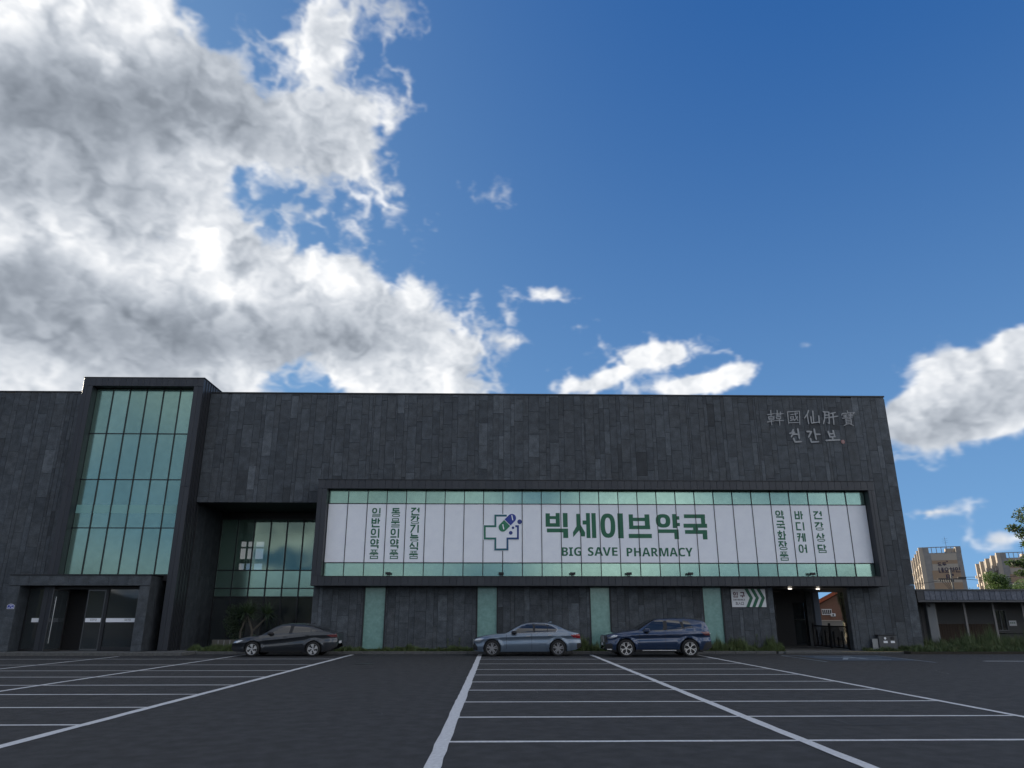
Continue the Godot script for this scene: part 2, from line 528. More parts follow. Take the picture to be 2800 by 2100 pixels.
func ground() -> void:
	structure("ground", quad_sheet(-900, 900, -900, 500, -0.03), M.soil)
	var lot := structure("car_park", quad_sheet(-90, 62, -37.25, 40, 0.0), M.asphalt)
	var i := 0
	for c in [[-6.81, -11.0, -36.6, 0.18], [-11.85, -11.0, -36.7, 0.14], [-17.0, -11.0, -35.1, 0.14], [-0.74, -9.0, -36.9, 0.20], [4.42, -9.0, -36.2, 0.18], [9.42, -9.0, -35.8, 0.14]]:
		var z0: float = c[1]
		part(lot, "painted_line", line_mesh(Vector2(c[0], 6.0), Vector2(c[0] + (0.02 if i % 2 == 0 else -0.03), c[2]), c[3], 0.008), M.paint)
		i += 1
	for z in [-3.3, -5.6, -8.2, -10.8, -13.28, -15.72, -18.26, -20.66, -23.37, -26.02, -29.09, -32.99]:
		part(lot, "painted_line", line_mesh(Vector2(-22.0 if z < -30.0 else -30.0, z), Vector2(-6.72, z + 0.03), 0.125, 0.004), M.paint)
	for z in [-3.4, -6.0, -8.75, -11.42, -14.08, -16.5, -19.08, -21.42, -23.92, -26.39, -29.45, -32.62]:
		part(lot, "painted_line", line_mesh(Vector2(-0.8, z), Vector2(9.42, z - 0.04), 0.125, 0.004), M.paint)
	part(lot, "painted_line", line_mesh(Vector2(19.66, -30.9), Vector2(31.0, -30.9), 0.10, 0.004), M.paint)
	part(lot, "painted_line", line_mesh(Vector2(19.66, -30.75), Vector2(31.0, -28.3), 0.10, 0.008), M.paint)
	# faded blue bay in front of the passage
	var bay := start()
	fquad(bay, Vector3(13.7, 0.004, -35.0), Vector3(17.3, 0.004, -35.0), Vector3(17.3, 0.004, -31.3), Vector3(13.7, 0.004, -31.3), Vector3.UP)
	part(lot, "blue_bay_marking", done(bay), M.blue_paint)
	for q in [[13.1, -35.2, 17.4, -35.2, 0.14], [13.1, -35.2, 13.1, -30.4, 0.08], [17.4, -35.2, 17.1, -29.8, 0.10], [14.1, -34.0, 15.6, -33.2, 0.28], [15.0, -33.4, 16.6, -33.0, 0.22], [14.8, -32.4, 16.4, -31.8, 0.25], [15.6, -34.5, 15.6, -32.0, 0.2], [14.5, -31.9, 15.2, -33.3, 0.2]]:
		part(lot, "worn_marking", line_mesh(Vector2(q[0], q[1]), Vector2(q[2], q[3]), q[4], 0.008 + 0.0015 * q[4] * 10.0 + 0.0011 * absf(q[0] - 13.0)), M.worn_paint)
	# drain cover and a repaired patch
	var cover := CylinderMesh.new()
	cover.top_radius = 0.33; cover.bottom_radius = 0.33; cover.height = 0.012; cover.radial_segments = 24
	part(lot, "manhole_cover", cover, M.dark_metal, Vector3(-6.0 + 1.0, 0.004, -29.5))
	# hairline cracks sealed with tar
	var tar := mat(0.012, 0.012, 0.013, 0.6)
	for q in [[-5.2, -23.0, 0.2, 9], [-4.4, -30.0, 2.4, 6], [-3.0, -15.5, 1.0, 8], [6.5, -13.0, 2.8, 9], [13.5, -24.0, 0.4, 12], [-12.0, -14.2, 2.0, 7], [2.0, -18.0, 2.6, 6]]:
		var cr := start()
		var cp := Vector2(q[0], q[1])
		var dir: float = q[2]
		for k in q[3]:
			var np := cp + Vector2(cos(dir), sin(dir)) * rng.randf_range(0.15, 0.35)
			var sd := (np - cp).orthogonal().normalized() * rng.randf_range(0.006, 0.014)
			fquad(cr, Vector3(cp.x - sd.x, 0.003, cp.y - sd.y), Vector3(np.x - sd.x, 0.003, np.y - sd.y), Vector3(np.x + sd.x, 0.003, np.y + sd.y), Vector3(cp.x + sd.x, 0.003, cp.y + sd.y), Vector3.UP)
			cp = np
			dir += rng.randf_range(-0.9, 0.9)
		part(lot, "sealed_crack", done(cr), tar)
	# repaired patches of newer asphalt
	var patch_m := tri(mat(0.043, 0.044, 0.047, 0.9), asph_tex, 0.5)
	for q in [[-4.3, -27.5, 1.6, 1.1], [6.2, -13.3, 2.0, 0.8], [14.5, -20.0, 2.6, 1.2], [-14.5, -16.6, 1.8, 0.9]]:
		var pt := start()
		var ring_ := []
		for k in 14:
			var an := TAU * k / 14.0
			ring_.append(Vector3(q[0] + cos(an) * q[2] * rng.randf_range(0.42, 0.55), 0.0025, q[1] + sin(an) * q[3] * rng.randf_range(0.42, 0.55)))
		for k in 14:
			ftri(pt, Vector3(q[0], 0.0025, q[1]), ring_[k], ring_[(k + 1) % 14], Vector3.UP)
		part(lot, "asphalt_patch", done(pt), patch_m)
	# entrance platform on the left and the paved apron of the passage
	var plat := structure("entrance_platform", cbox(16.0, 0.15, 2.6, 0.012), M.concrete, Vector3(-22.4, 0.075, -37.1))
	for k in 12:
		bx(plat, "edge_stone", -8.0 + k * 1.335, -8.0 + k * 1.335 + 1.327, -0.075, 0.078, 1.3, 1.42, M.kerb, 0.012)
	# kerb stones along the planting strip
	var kerb := structure("kerb", cbox(28.0, 0.06, 0.1), M.kerb, Vector3(-0.4, 0.02, -37.34))
	var x := -14.4
	while x < 13.4:
		bx(kerb, "kerb_stone", x + 0.4, x + 1.392 + 0.4 - 0.4, -0.05, 0.10 + rng.randf_range(-0.006, 0.006), 0.0, 0.15, M.kerb, 0.02)
		x += 1.0
	var bed := structure("planting_bed", cbox(29.4, 0.11, 1.0), M.soil, Vector3(-0.7, 0.055, -37.9))
	var apron := structure("passage_paving", cbox(13.0, 0.10, 9.3, 0.01), M.concrete, Vector3(20.2, 0.05, -41.85))
	bx(apron, "yellow_kerb", -3.4, -0.4, 0.0, 0.056, 4.652, 4.72, M.yellow, 0.012)
	bx(apron, "edge_stone", -6.2, 6.0, -0.05, 0.048, 4.65, 4.78, M.kerb, 0.012)
	structure("verge", cbox(16.0, 0.12, 5.2), M.soil, Vector3(27.8, 0.05, -39.1))

# ---------------------------------------------------------------- main building
# panels of a stone wall in the plane z, holes left open; returns [x0, x1, y0, y1] for each
func wall_panels(x0: float, x1: float, y0: float, y1: float, holes: Array, first := 0) -> Array:
	var widths := [0.57, 0.38, 0.20, 0.48, 0.29]
	var hgt := 1.26
	var xs := [x0]
	var tag_ := [first]
	var x := x0
	var k := first
	while x < x1 - 0.02:
		var nx: float = x + widths[k % 5]
		if nx > x1 - 0.08:
			nx = x1
		# break the column where a hole begins or ends
		var cuts := [x, nx]
		for h in holes:
			for e in [h[0], h[1]]:
				if e > x + 0.03 and e < nx - 0.03:
					cuts.append(e)
		cuts.sort()
		for c in cuts.size() - 1:
			xs.append(cuts[c + 1])
			tag_.append(k)
		x = nx
		k += 1
	var out := []
	for c in xs.size() - 1:
		var a: float = xs[c]
		var b: float = xs[c + 1]
		var kk: int = tag_[c + 1]
		var spans := [[y0, y1]]
		var mid := (a + b) * 0.5
		for h in holes:
			if mid > h[0] and mid < h[1]:
				var ns := []
				for s in spans:
					if h[3] <= s[0] or h[2] >= s[1]:
						ns.append(s)
						continue
					if h[2] > s[0] + 0.02:
						ns.append([s[0], h[2]])
					if h[3] < s[1] - 0.02:
						ns.append([h[3], s[1]])
				spans = ns
		var off := fposmod(kk * 0.272 + 0.1, hgt)
		for s in spans:
			var y: float = s[0]
			var j: float = floor((s[0] - off) / hgt) * hgt + off
			while j < s[1]:
				var lo: float = maxf(y, j)
				var hi: float = minf(s[1], j + hgt)
				if hi - lo > 0.04:
					out.append([a, b, lo, hi])
				j += hgt
	return out

func tone(x: float, y: float, patch: FastNoiseLite) -> int:
	# slabs differ from one another; older, weathered areas gather in patches
	var t := 4.6 + rng.randfn(0.0, 1.7) + 2.2 * patch.get_noise_2d(x, y * 0.6)
	return clampi(int(round(t)), 0, 9)

func main_building() -> void:
	var B := thing("pharmacy_building", "large dark stone clad building with green glass tower and projecting window box", "building", Vector3(0, 0, -38))
	# everything below is in the building's own frame: z = 0 is the face of the stone
	var holes := [[-15.75, -9.2, -1.0, 7.37], [-9.2, 19.52, 3.18, 8.36], [-6.68, -5.54, 0.0, 3.2], [-1.02, 0.06, 0.0, 3.2], [4.67, 5.76, 0.0, 3.2], [10.39, 11.46, 0.0, 3.2], [14.02, 17.82, -1.0, 3.2]]
	var list := []
	var patch := noise_of(77, 0.16, 3)
	for p in wall_panels(-15.62, 21.35, 0.1, 13.28, holes):
		list.append(p)
	for p in wall_panels(-46.0, -21.95, 0.15, 13.28, [[-23.2, -16.0, 0.0, 3.6]], 2):
		list.append(p)
	# the 300 that show largest are parts of their own
	var vis := []
	for p in list:
		var a: float = (p[1] - p[0]) * (p[3] - p[2])
		if p[1] < -27.0:
			a = 0.0
		vis.append(a)
	var order := range(list.size())
	order.sort_custom(func(i, j): return vis[i] > vis[j] or (vis[i] == vis[j] and i < j))
	var rest := []
	for k in 10:
		rest.append(start())
	var wall := bx(B, "stone_wall", -15.62, 21.33, 7.40, 13.20, -0.40, -0.045, M.backing)
	var joint := 0.007
	var used := {}
	for n in order.size():
		var p: Array = list[order[n]]
		var tn := tone((p[0] + p[1]) * 0.5, (p[2] + p[3]) * 0.5, patch)
		var dz := rng.randf_range(-0.004, 0.004)
		if n < 300:
			var w: float = p[1] - p[0] - joint * 2.0
			var h: float = p[3] - p[2] - joint * 2.0
			part(wall, "stone_panel", cbox(snappedf(w, 0.01), snappedf(h, 0.01), 0.03, 0.004), M.stone[tn], Vector3((p[0] + p[1]) * 0.5, (p[2] + p[3]) * 0.5, -0.015 + dz) - wall.position)
		else:
			sbox(rest[tn], p[0] + joint, p[1] - joint, p[2] + joint, p[3] - joint, -0.03 + dz, dz)
	var am := ArrayMesh.new()
	for k in 10:
		rest[k].generate_normals()
		rest[k].commit(am)
		am.surface_set_material(am.get_surface_count() - 1, M.stone[k])
	var o := part(B, "stone_panels", am, null)
	o.set_meta("kind", "stuff")

	# walls behind the cladding
	var st := start()
	sbox(st, -9.2, 19.5, 3.25, 7.40, -0.42, -0.10)
	for s in [[-9.2, -6.70], [-5.52, -1.04], [0.08, 4.65], [5.78, 10.37], [11.48, 14.0], [17.86, 21.33]]:
		sbox(st, s[0], s[1], 0.05, 3.25, -0.42, -0.045)
	sbox(st, -80.0, -21.6, 0.1, 13.2, -0.42, -0.045)
	sbox(st, -21.6, -16.0, 0.1, 3.5, -0.6, -0.5)
	part(B, "inner_wall", done(st), M.backing)
	st = start()
	sbox(st, -80.0, 21.32, 12.9, 13.19, -16.0, -0.43)          # roof
	sbox(st, -80.0, -19.5, 0.0, 12.89, -16.3, -16.001)          # rear wall, open where the gallery windows are
	sbox(st, -16.0, 13.9, 0.0, 12.89, -16.3, -16.001)
	sbox(st, -19.5, -16.0, 0.0, 4.5, -16.3, -16.001)
	sbox(st, -19.5, -16.0, 7.4, 12.89, -16.3, -16.001)
	sbox(st, 21.0, 21.3, 3.26, 12.89, -15.9, -0.43)
	sbox(st, -80.3, -80.0, 0.0, 13.19, -16.0, -0.43)
	sbox(st, 13.9, 21.3, 3.26, 12.89, -16.3, -16.001)
	part(B, "roof_and_rear_wall", done(st), M.stone_dark)
	# thin coping along the roof edge
	bx(B, "coping", -15.6, 21.39, 13.285, 13.36, -0.5, 0.035, M.dark_metal, 0.006)
	bx(B, "coping", -80.0, -21.97, 13.285, 13.36, -0.5, 0.035, M.dark_metal, 0.006)
	# side of the building on the right
	for k in 8:
		bx(B, "side_panel", 21.36, 21.385, 3.3 + (k % 2) * 4.9, 8.18 + (k % 2) * 4.9 + 0.1, -0.03 - int(k / 2.0) * 4.0 - 3.98, -0.03 - int(k / 2.0) * 4.0, M.stone[3 + k % 4])

	stair_tower(B)
	entrance_porch(B)
	recess(B)
	window_box(B)
	shop_windows(B)
	passage(B)

func clad_piece(parent: Node, called: String, x0: float, x1: float, y0: float, y1: float, z0: float, z1: float, k: int) -> void:
	bx(parent, called, x0 + 0.004, x1 - 0.004, y0, y1, z0, z1, M.clad[k % 3], 0.005)

func stair_tower(B: Node3D) -> void:
	# projecting metal portal: the frame is 1.05 m proud of the stone
	var F := 1.05
	var st := start()
	sbox(st, -21.93, -21.47, 0.15, 13.78, -0.5, F - 0.03)
	sbox(st, -16.11, -15.67, 0.10, 13.78, -0.5, F - 0.03)
	sbox(st, -21.93, -15.67, 13.37, 13.78, -5.2, F - 0.03)
	sbox(st, -15.95, -15.67, 12.9, 13.78, -5.2, -0.5)
	sbox(st, -21.93, -21.65, 12.9, 13.78, -5.2, -0.5)
	var fr := part(B, "tower_frame", done(st), M.backing)
	# head: narrow standing panels
	var x := -21.95
	var k := 0
	while x < -15.7:
		var nx := minf(x + 0.316, -15.65)
		if -15.65 - nx < 0.1:
			nx = -15.65
		clad_piece(fr, "cladding_panel", x, nx, 13.35, 13.80, F - 0.03, F, k)
		x = nx
		k += 1
	for s in [[-21.95, -21.70], [-21.70, -21.45], [-16.13, -15.89], [-15.89, -15.65]]:
		clad_piece(fr, "cladding_panel", s[0], s[1], 0.16, 8.0, F - 0.03, F, k)
		clad_piece(fr, "cladding_panel", s[0], s[1], 8.008, 13.342, F - 0.03, F, k + 1)
		k += 1
	# reveals and the outer side seen from the right
	for z in 3:
		bx(fr, "reveal_panel", -21.47, -21.445, 3.6, 13.34, F - 0.03 - (z + 1) * 0.16, F - 0.034 - z * 0.16, M.clad[z])
		bx(fr, "reveal_panel", -16.135, -16.11, 3.6, 13.34, F - 0.03 - (z + 1) * 0.16, F - 0.034 - z * 0.16, M.clad[z])
	bx(fr, "reveal_panel", -21.44, -16.14, 13.345, 13.37, 0.55, F - 0.034, M.clad[0])
	var z := F - 0.03
	while z > -5.0:
		bx(fr, "side_panel", -15.67, -15.645, 0.12 if z > 0.0 else 13.29, 13.80, z - 0.32, z - 0.008, M.clad[k % 3], 0.004)
		bx(fr, "standing_seam", -15.645, -15.615, 0.12 if z > 0.02 else 13.29, 13.82, z - 0.330, z - 0.318, M.dark_metal)
		z -= 0.33
		k += 1
	bx(fr, "coping", -21.98, -15.60, 13.80, 13.835, -5.2, F + 0.03, M.dark_metal, 0.004)
	# glazing: six bays, four rows
	var gz := 0.58
	var cw := start()
	sbox(cw, -21.47, -16.11, 3.4, 13.37, gz - 0.18, gz - 0.10)
	var cwall := part(B, "tower_glazing", done(cw), M.black)
	var rows := [3.70, 5.98, 8.44, 10.87, 13.34]
	for j in 4:
		for i in 6:
			var xa := -21.445 + 0.06 + i * 0.888 - 0.06
			bx(cwall, "pane", xa + 0.02, minf(xa + 0.868, -16.14), rows[j] + 0.02, rows[j + 1] - 0.02, gz - 0.05, gz - 0.03 + rng.randf_range(-0.002, 0.002), M.glass[rng.randi() % 4]).rotation = Vector3(rng.randf_range(-0.002, 0.002), rng.randf_range(-0.003, 0.003), 0)
	# pale edge of the floor slab that shows through the third row
	for i in 6:
		bx(cwall, "floor_edge", -21.42 + i * 0.888, minf(-20.60 + i * 0.888, -16.14), 6.72, 7.14, gz - 0.026, gz - 0.022, M.slab_edge)
	for i in range(1, 6):
		bx(cwall, "mullion", -21.445 + i * 0.888 - 0.022, -21.445 + i * 0.888 + 0.022, 3.6, 13.34, gz - 0.06, gz + 0.02, M.dark_metal)
	for j in range(1, 4):
		bx(cwall, "transom", -21.44, -16.14, rows[j] - 0.022, rows[j] + 0.022, gz - 0.06, gz + 0.012, M.dark_metal)

func entrance_porch(B: Node3D) -> void:
	var F := 1.7
	var st := start()
	sbox(st, -23.25, -22.78, 0.15, 3.58, -0.04, F - 0.03)
	sbox(st, -17.05, -16.63, 0.15, 3.58, -0.04, F - 0.03)
	sbox(st, -22.78, -17.05, 3.16, 3.58, -0.04, F - 0.03)
	var pc := part(B, "entrance_porch", done(st), M.backing)
	# slabs of the front
	var x := -23.28
	for w in [0.90, 0.95, 0.94, 0.94, 0.95, 0.94, 1.06]:
		bx(pc, "stone_slab", x + 0.004, x + w - 0.004, 3.132, 3.60, F - 0.03, F + rng.randf_range(-0.002, 0.002), M.stone[3 + rng.randi() % 3], 0.004)
		x += w
	for s in [[-23.28, -22.75], [-17.08, -16.60]]:
		var y := 0.16
		for h in [0.32, 1.25, 1.38]:
			bx(pc, "stone_slab", s[0], s[1], y, y + h - 0.008, F - 0.03, F, M.stone[3 + rng.randi() % 3], 0.004)
			y += h
	for s in [-22.78, -17.075]:
		bx(pc, "reveal_slab", s, s + 0.03, 0.16, 3.13, 0.2, F - 0.032, M.stone[2], 0.003)
	for k in 2:
		bx(pc, "side_slab", -16.63, -16.60, 0.16, 3.58, k * 0.83 - 0.0, k * 0.83 + 0.822, M.stone[1], 0.003)
	bx(pc, "coping", -23.32, -16.56, 3.602, 3.65, -0.03, F + 0.04, M.dark_metal, 0.004)
	bx(pc, "ceiling", -22.74, -17.09, 3.13, 3.155, 0.1, F - 0.04, M.dark_metal)
	# glass front set back
	var g := F - 0.85
	var fr := start()
	for v in [-22.74, -19.02, -17.13]:
		sbox(fr, v, v + (0.14 if v == -19.02 else 0.05), 0.16, 3.12, g - 0.05, g + 0.05)
	sbox(fr, -22.70, -17.1, 2.98, 3.11, g - 0.04, g + 0.045)
	sbox(fr, -18.86, -17.12, 0.17, 0.34, g - 0.04, g + 0.045)
	sbox(fr, -22.70, -21.40, 0.17, 0.26, g - 0.04, g + 0.045)
	var ff := part(B, "door_frame", done(fr), M.dark_metal)
	bx(ff, "fixed_pane", -22.69, -21.40, 0.26, 2.98, g - 0.012, g + 0.0, M.dark_glass)
	bx(ff, "fixed_pane", -18.87, -17.13, 0.34, 2.98, g - 0.012, g + 0.0, M.dark_glass)
	for s in [[-22.40, -21.42], [-18.85, -17.14]]:
		bx(ff, "frosted_band", s[0], s[1], 1.46, 1.645, g + 0.004, g + 0.008, M.film)
		text_line(ff, "band_lettering", "SSYU", Rect2(lerpf(s[0], s[1], 0.52), 1.52, 0.30, 0.10), g + 0.011, M.letter)
	# closed leaf
	var leaf := part(B, "door", leaf_mesh(0.86, 2.80), M.door_steel, Vector3(-19.90, 0.17, g))
	bx(leaf, "pane", 0.04, 0.82, 0.08, 2.74, -0.008, 0.004, M.dark_glass)
	bx(leaf, "frosted_band", 0.06, 0.80, 1.29, 1.475, 0.007, 0.011, M.film)
	text_line(leaf, "band_lettering", "SSYU", Rect2(0.30, 1.35, 0.30, 0.10), 0.014, M.letter)
	# leaf standing open towards the car park
	var op := part(B, "door", leaf_mesh(0.86, 2.80), M.door_steel, Vector3(-20.82, 0.17, g))
	op.rotation.y = deg_to_rad(-112.0)
	bx(op, "pane", 0.04, 0.82, 0.08, 2.74, -0.008, 0.004, M.dark_glass)
	bx(op, "frosted_band", 0.06, 0.80, 1.29, 1.475, 0.007, 0.011, M.film)
	for s in [-1.0, 1.0]:
		var hb := start()
		bar(hb, Vector3(0.70, 0.35, 0.06 * s), Vector3(0.70, 2.45, 0.06 * s), 0.014)
		bar(hb, Vector3(0.70, 0.55, 0.0), Vector3(0.70, 0.55, 0.06 * s), 0.009)
		bar(hb, Vector3(0.70, 2.25, 0.0), Vector3(0.70, 2.25, 0.06 * s), 0.009)
		part(op, "handle", done(hb), M.steel)
	# lobby behind the glass
	var rm := start()
	sbox(rm, -22.8, -17.0, 0.14, 0.16, -0.45, g - 0.06)
	part(B, "lobby_floor", done(rm), M.inside)

func leaf_mesh(w: float, h: float) -> Mesh:
	var st := start()
	sbox(st, 0, 0.04, 0, h, -0.02, 0.02)
	sbox(st, w - 0.04, w, 0, h, -0.02, 0.02)
	sbox(st, 0.04, w - 0.04, 0, 0.08, -0.02, 0.02)
	sbox(st, 0.04, w - 0.04, h - 0.06, h, -0.02, 0.02)
	return done(st)

func recess(B: Node3D) -> void:
	var G := -4.2
	# left side wall in long dark boards of stone, soffit, floor of the gallery behind
	var st := start()
	sbox(st, -16.1, -15.79, 0.0, 7.42, G - 0.2, -0.5)
	sbox(st, -15.75, -9.2, 7.41, 7.60, G - 0.2, -0.41)
	sbox(st, -9.2, -9.0, 0.0, 7.39, G - 0.2, -0.43)
	var sw := part(B, "recess_wall", done(st), M.backing)
	var z := -0.46
	var k := 0
	while z > G + 0.1:
		var w: float = [0.30, 0.46, 0.38, 0.22][k % 4]
		bx(sw, "stone_slab", -15.79, -15.76, 0.1, 3.2 + 0.3 * (k % 3), z - w + 0.008, z, M.stone[2 + k % 3], 0.003)
		bx(sw, "stone_slab", -15.79, -15.76, 3.21 + 0.3 * (k % 3), 7.38, z - w + 0.008, z, M.stone[1 + k % 4], 0.003)
		z -= w
		k += 1
	bx(sw, "soffit", -15.75, -9.2, 7.375, 7.41, G, -0.04, M.dark_metal)
	bx(sw, "head_panel", -15.76, -9.2, 7.06, 7.374, G, G + 0.06, M.dark_metal)
	bx(sw, "paving", -15.75, -9.2, 0.02, 0.12, G - 0.1, -0.40, M.concrete)
	# curtain wall
	var cw := start()
	var xs := []
	for i in 8:
		xs.append(-15.72 + i * 0.93)
	for i in 8:
		sbox(cw, xs[i] - 0.03, xs[i] + 0.03, 0.12, 7.06, G - 0.10, G + 0.03)
	for y in [0.16, 2.76, 3.22, 4.19, 7.03]:
		sbox(cw, -15.74, -9.2, y - 0.03, y + 0.03, G - 0.098, G + 0.028)
	var fr := part(B, "recess_glazing", done(cw), M.dark_metal)
	for i in 7:
		for r in [[0.19, 2.73], [2.79, 3.19], [3.25, 4.16], [4.22, 7.0]]:
			var m: Material = M.clear_glass
			if r[0] < 1.0:
				m = M.dark_glass
			elif r[1] < 4.5:
				m = M.glass[i % 4]
			bx(fr, "pane", xs[i] + 0.03, minf(xs[i + 1] - 0.03, -9.21), r[0], r[1], G - 0.05, G - 0.035, m).rotation.y = rng.randf_range(-0.002, 0.002)
	# the gallery behind, with small windows in its far wall
	var rm := start()
	sbox(rm, -21.0, -9.0, 7.3, 7.5, -14.2, G - 0.21)
	sbox(rm, -21.0, -9.0, 3.0, 3.2, -14.2, G - 0.21)
	sbox(rm, -21.0, -9.0, -0.02, 0.1, -14.2, G - 0.21)
	sbox(rm, -21.2, -21.0, 0.0, 7.5, -14.2, G - 0.21)
	sbox(rm, -9.0, -8.8, 0.0, 7.5, -14.2, G - 0.21)
	part(B, "gallery", done(rm), M.inside)
	var fw := start()
	sbox(fw, -21.0, -9.0, 0.1, 4.7, -14.4, -14.2)
	sbox(fw, -21.0, -18.0, 4.7, 7.3, -14.4, -14.2)
	sbox(fw, -16.35, -9.0, 4.7, 7.3, -14.4, -14.2)
	sbox(fw, -18.0, -16.35, 6.75, 7.3, -14.4, -14.2)
	for v in [-17.55, -17.0]:
		sbox(fw, v - 0.05, v + 0.05, 4.7, 6.75, -14.38, -14.22)
	sbox(fw, -18.0, -16.35, 6.28, 6.38, -14.385, -14.215)
	sbox(fw, -18.0, -16.35, 5.25, 5.55, -14.385, -14.215)
	part(B, "gallery_rear_wall", done(fw), M.inside)

func window_box(B: Node3D) -> void:
	var F := 1.0
	var st := start()
	sbox(st, -9.12, -8.70, 3.18, 8.38, -0.1, F - 0.03)
	sbox(st, 19.20, 19.48, 3.18, 8.38, -0.1, F - 0.03)
	sbox(st, -8.70, 19.20, 7.98, 8.38, -0.1, F - 0.03)
	sbox(st, -8.70, 19.20, 3.18, 3.58, -0.1, F - 0.03)
	var fr := part(B, "window_box", done(st), M.backing)
	var x := -9.15
	var n := 84
	var step := (19.52 + 9.15) / n
	for i in n:
		clad_piece(fr, "cladding_panel", x, x + step, 7.945, 8.39, F - 0.03, F + rng.randf_range(-0.002, 0.002), rng.randi())
		clad_piece(fr, "cladding_panel", x, x + step, 3.16, 3.62, F - 0.03, F + rng.randf_range(-0.002, 0.002), rng.randi())
		x += step
	clad_piece(fr, "jamb_panel", -9.15, -8.92, 3.625, 7.94, F - 0.03, F, 0)
	clad_piece(fr, "jamb_panel", -8.92, -8.68, 3.625, 7.94, F - 0.03, F, 1)
	clad_piece(fr, "jamb_panel", 19.19, 19.35, 3.625, 7.94, F - 0.03, F, 1)
	clad_piece(fr, "jamb_panel", 19.35, 19.52, 3.625, 7.94, F - 0.03, F, 2)
	bx(fr, "reveal_panel", -8.70, -8.675, 3.62, 7.95, 0.4, F - 0.032, M.clad[1])
	bx(fr, "reveal_panel", 19.175, 19.20, 3.62, 7.95, 0.4, F - 0.032, M.clad[1])
	bx(fr, "reveal_panel", -8.67, 19.17, 7.95, 7.98, 0.4, F - 0.032, M.clad[0])
	bx(fr, "sill", -8.67, 19.17, 3.58, 3.625, 0.4, F + 0.02, M.dark_metal)
	bx(fr, "drip_edge", -9.2, 19.57, 8.392, 8.42, -0.02, F + 0.03, M.dark_metal)
	bx(fr, "soffit_panel", -9.15, 19.52, 3.155, 3.18, -0.02, F - 0.031, M.dark_metal)
	# glazing, 28 bays of 0.99 m: glass above and below the printed film
	var gz := 0.55
	var cw := start()
	sbox(cw, -8.67, 19.17, 3.62, 7.95, gz - 0.16, gz - 0.10)
	var g := part(B, "box_glazing", done(cw), M.black)
	for i in 28:
		var xa := -8.66 + i * 0.9939
		for r in [[3.64, 4.26], [4.32, 7.21], [7.27, 7.93]]:
			var pn := bx(g, "pane", xa + 0.022, xa + 0.972, r[0], r[1], gz - 0.04, gz - 0.022, M.glass[rng.randi() % 4])
			pn.rotation = Vector3(rng.randf_range(-0.004, 0.004), rng.randf_range(-0.004, 0.004), 0)
		if i > 0:
			bx(g, "mullion", xa - 0.016, xa + 0.016, 3.64, 7.94, gz - 0.045, gz + 0.022, M.dark_metal)
	for y in [4.29, 7.24]:
		bx(g, "transom", -8.66, 19.16, y - 0.018, y + 0.018, gz - 0.045, gz + 0.016, M.dark_metal)
	# floodlights on the sill
	var lamp := thing("floodlight", "small black floodlight on the sill of the projecting window box", "floodlight", Vector3(-5.4, 3.62, -37.2), 0.0, "floodlights along the window box sill")
	bx(lamp, "housing", -0.13, 0.13, 0.08, 0.20, -0.06, 0.05, M.black, 0.012)
	bx(lamp, "bracket", -0.10, 0.10, 0.0, 0.03, -0.02, 0.02, M.dark_metal)
	bx(lamp, "stem", -0.015, 0.015, 0.03, 0.09, -0.015, 0.015, M.dark_metal)
	for fx in [0.21, 3.78, 6.60, 9.68, 15.85]:
		copy_of(lamp, Vector3(fx, 3.62, -37.2))

func shop_windows(B: Node3D) -> void:
	for s in [[-6.68, -5.54], [-1.02, 0.06], [4.67, 5.76], [10.39, 11.46]]:
		var st := start()
		sbox(st, s[0], s[0] + 0.06, 0.16, 3.2, -0.3, 0.0)
		sbox(st, s[1] - 0.06, s[1], 0.16, 3.2, -0.3, 0.0)
		sbox(st, s[0] + 0.06, s[1] - 0.06, 3.12, 3.2, -0.3, -0.01)
		sbox(st, s[0] + 0.06, s[1] - 0.06, 0.12, 0.20, -0.3, 0.015)
		var fr := part(B, "shop_window", done(st), M.dark_metal)
		bx(fr, "pane", s[0] + 0.06, s[1] - 0.06, 0.20, 3.12, -0.12, -0.10, M.frost)

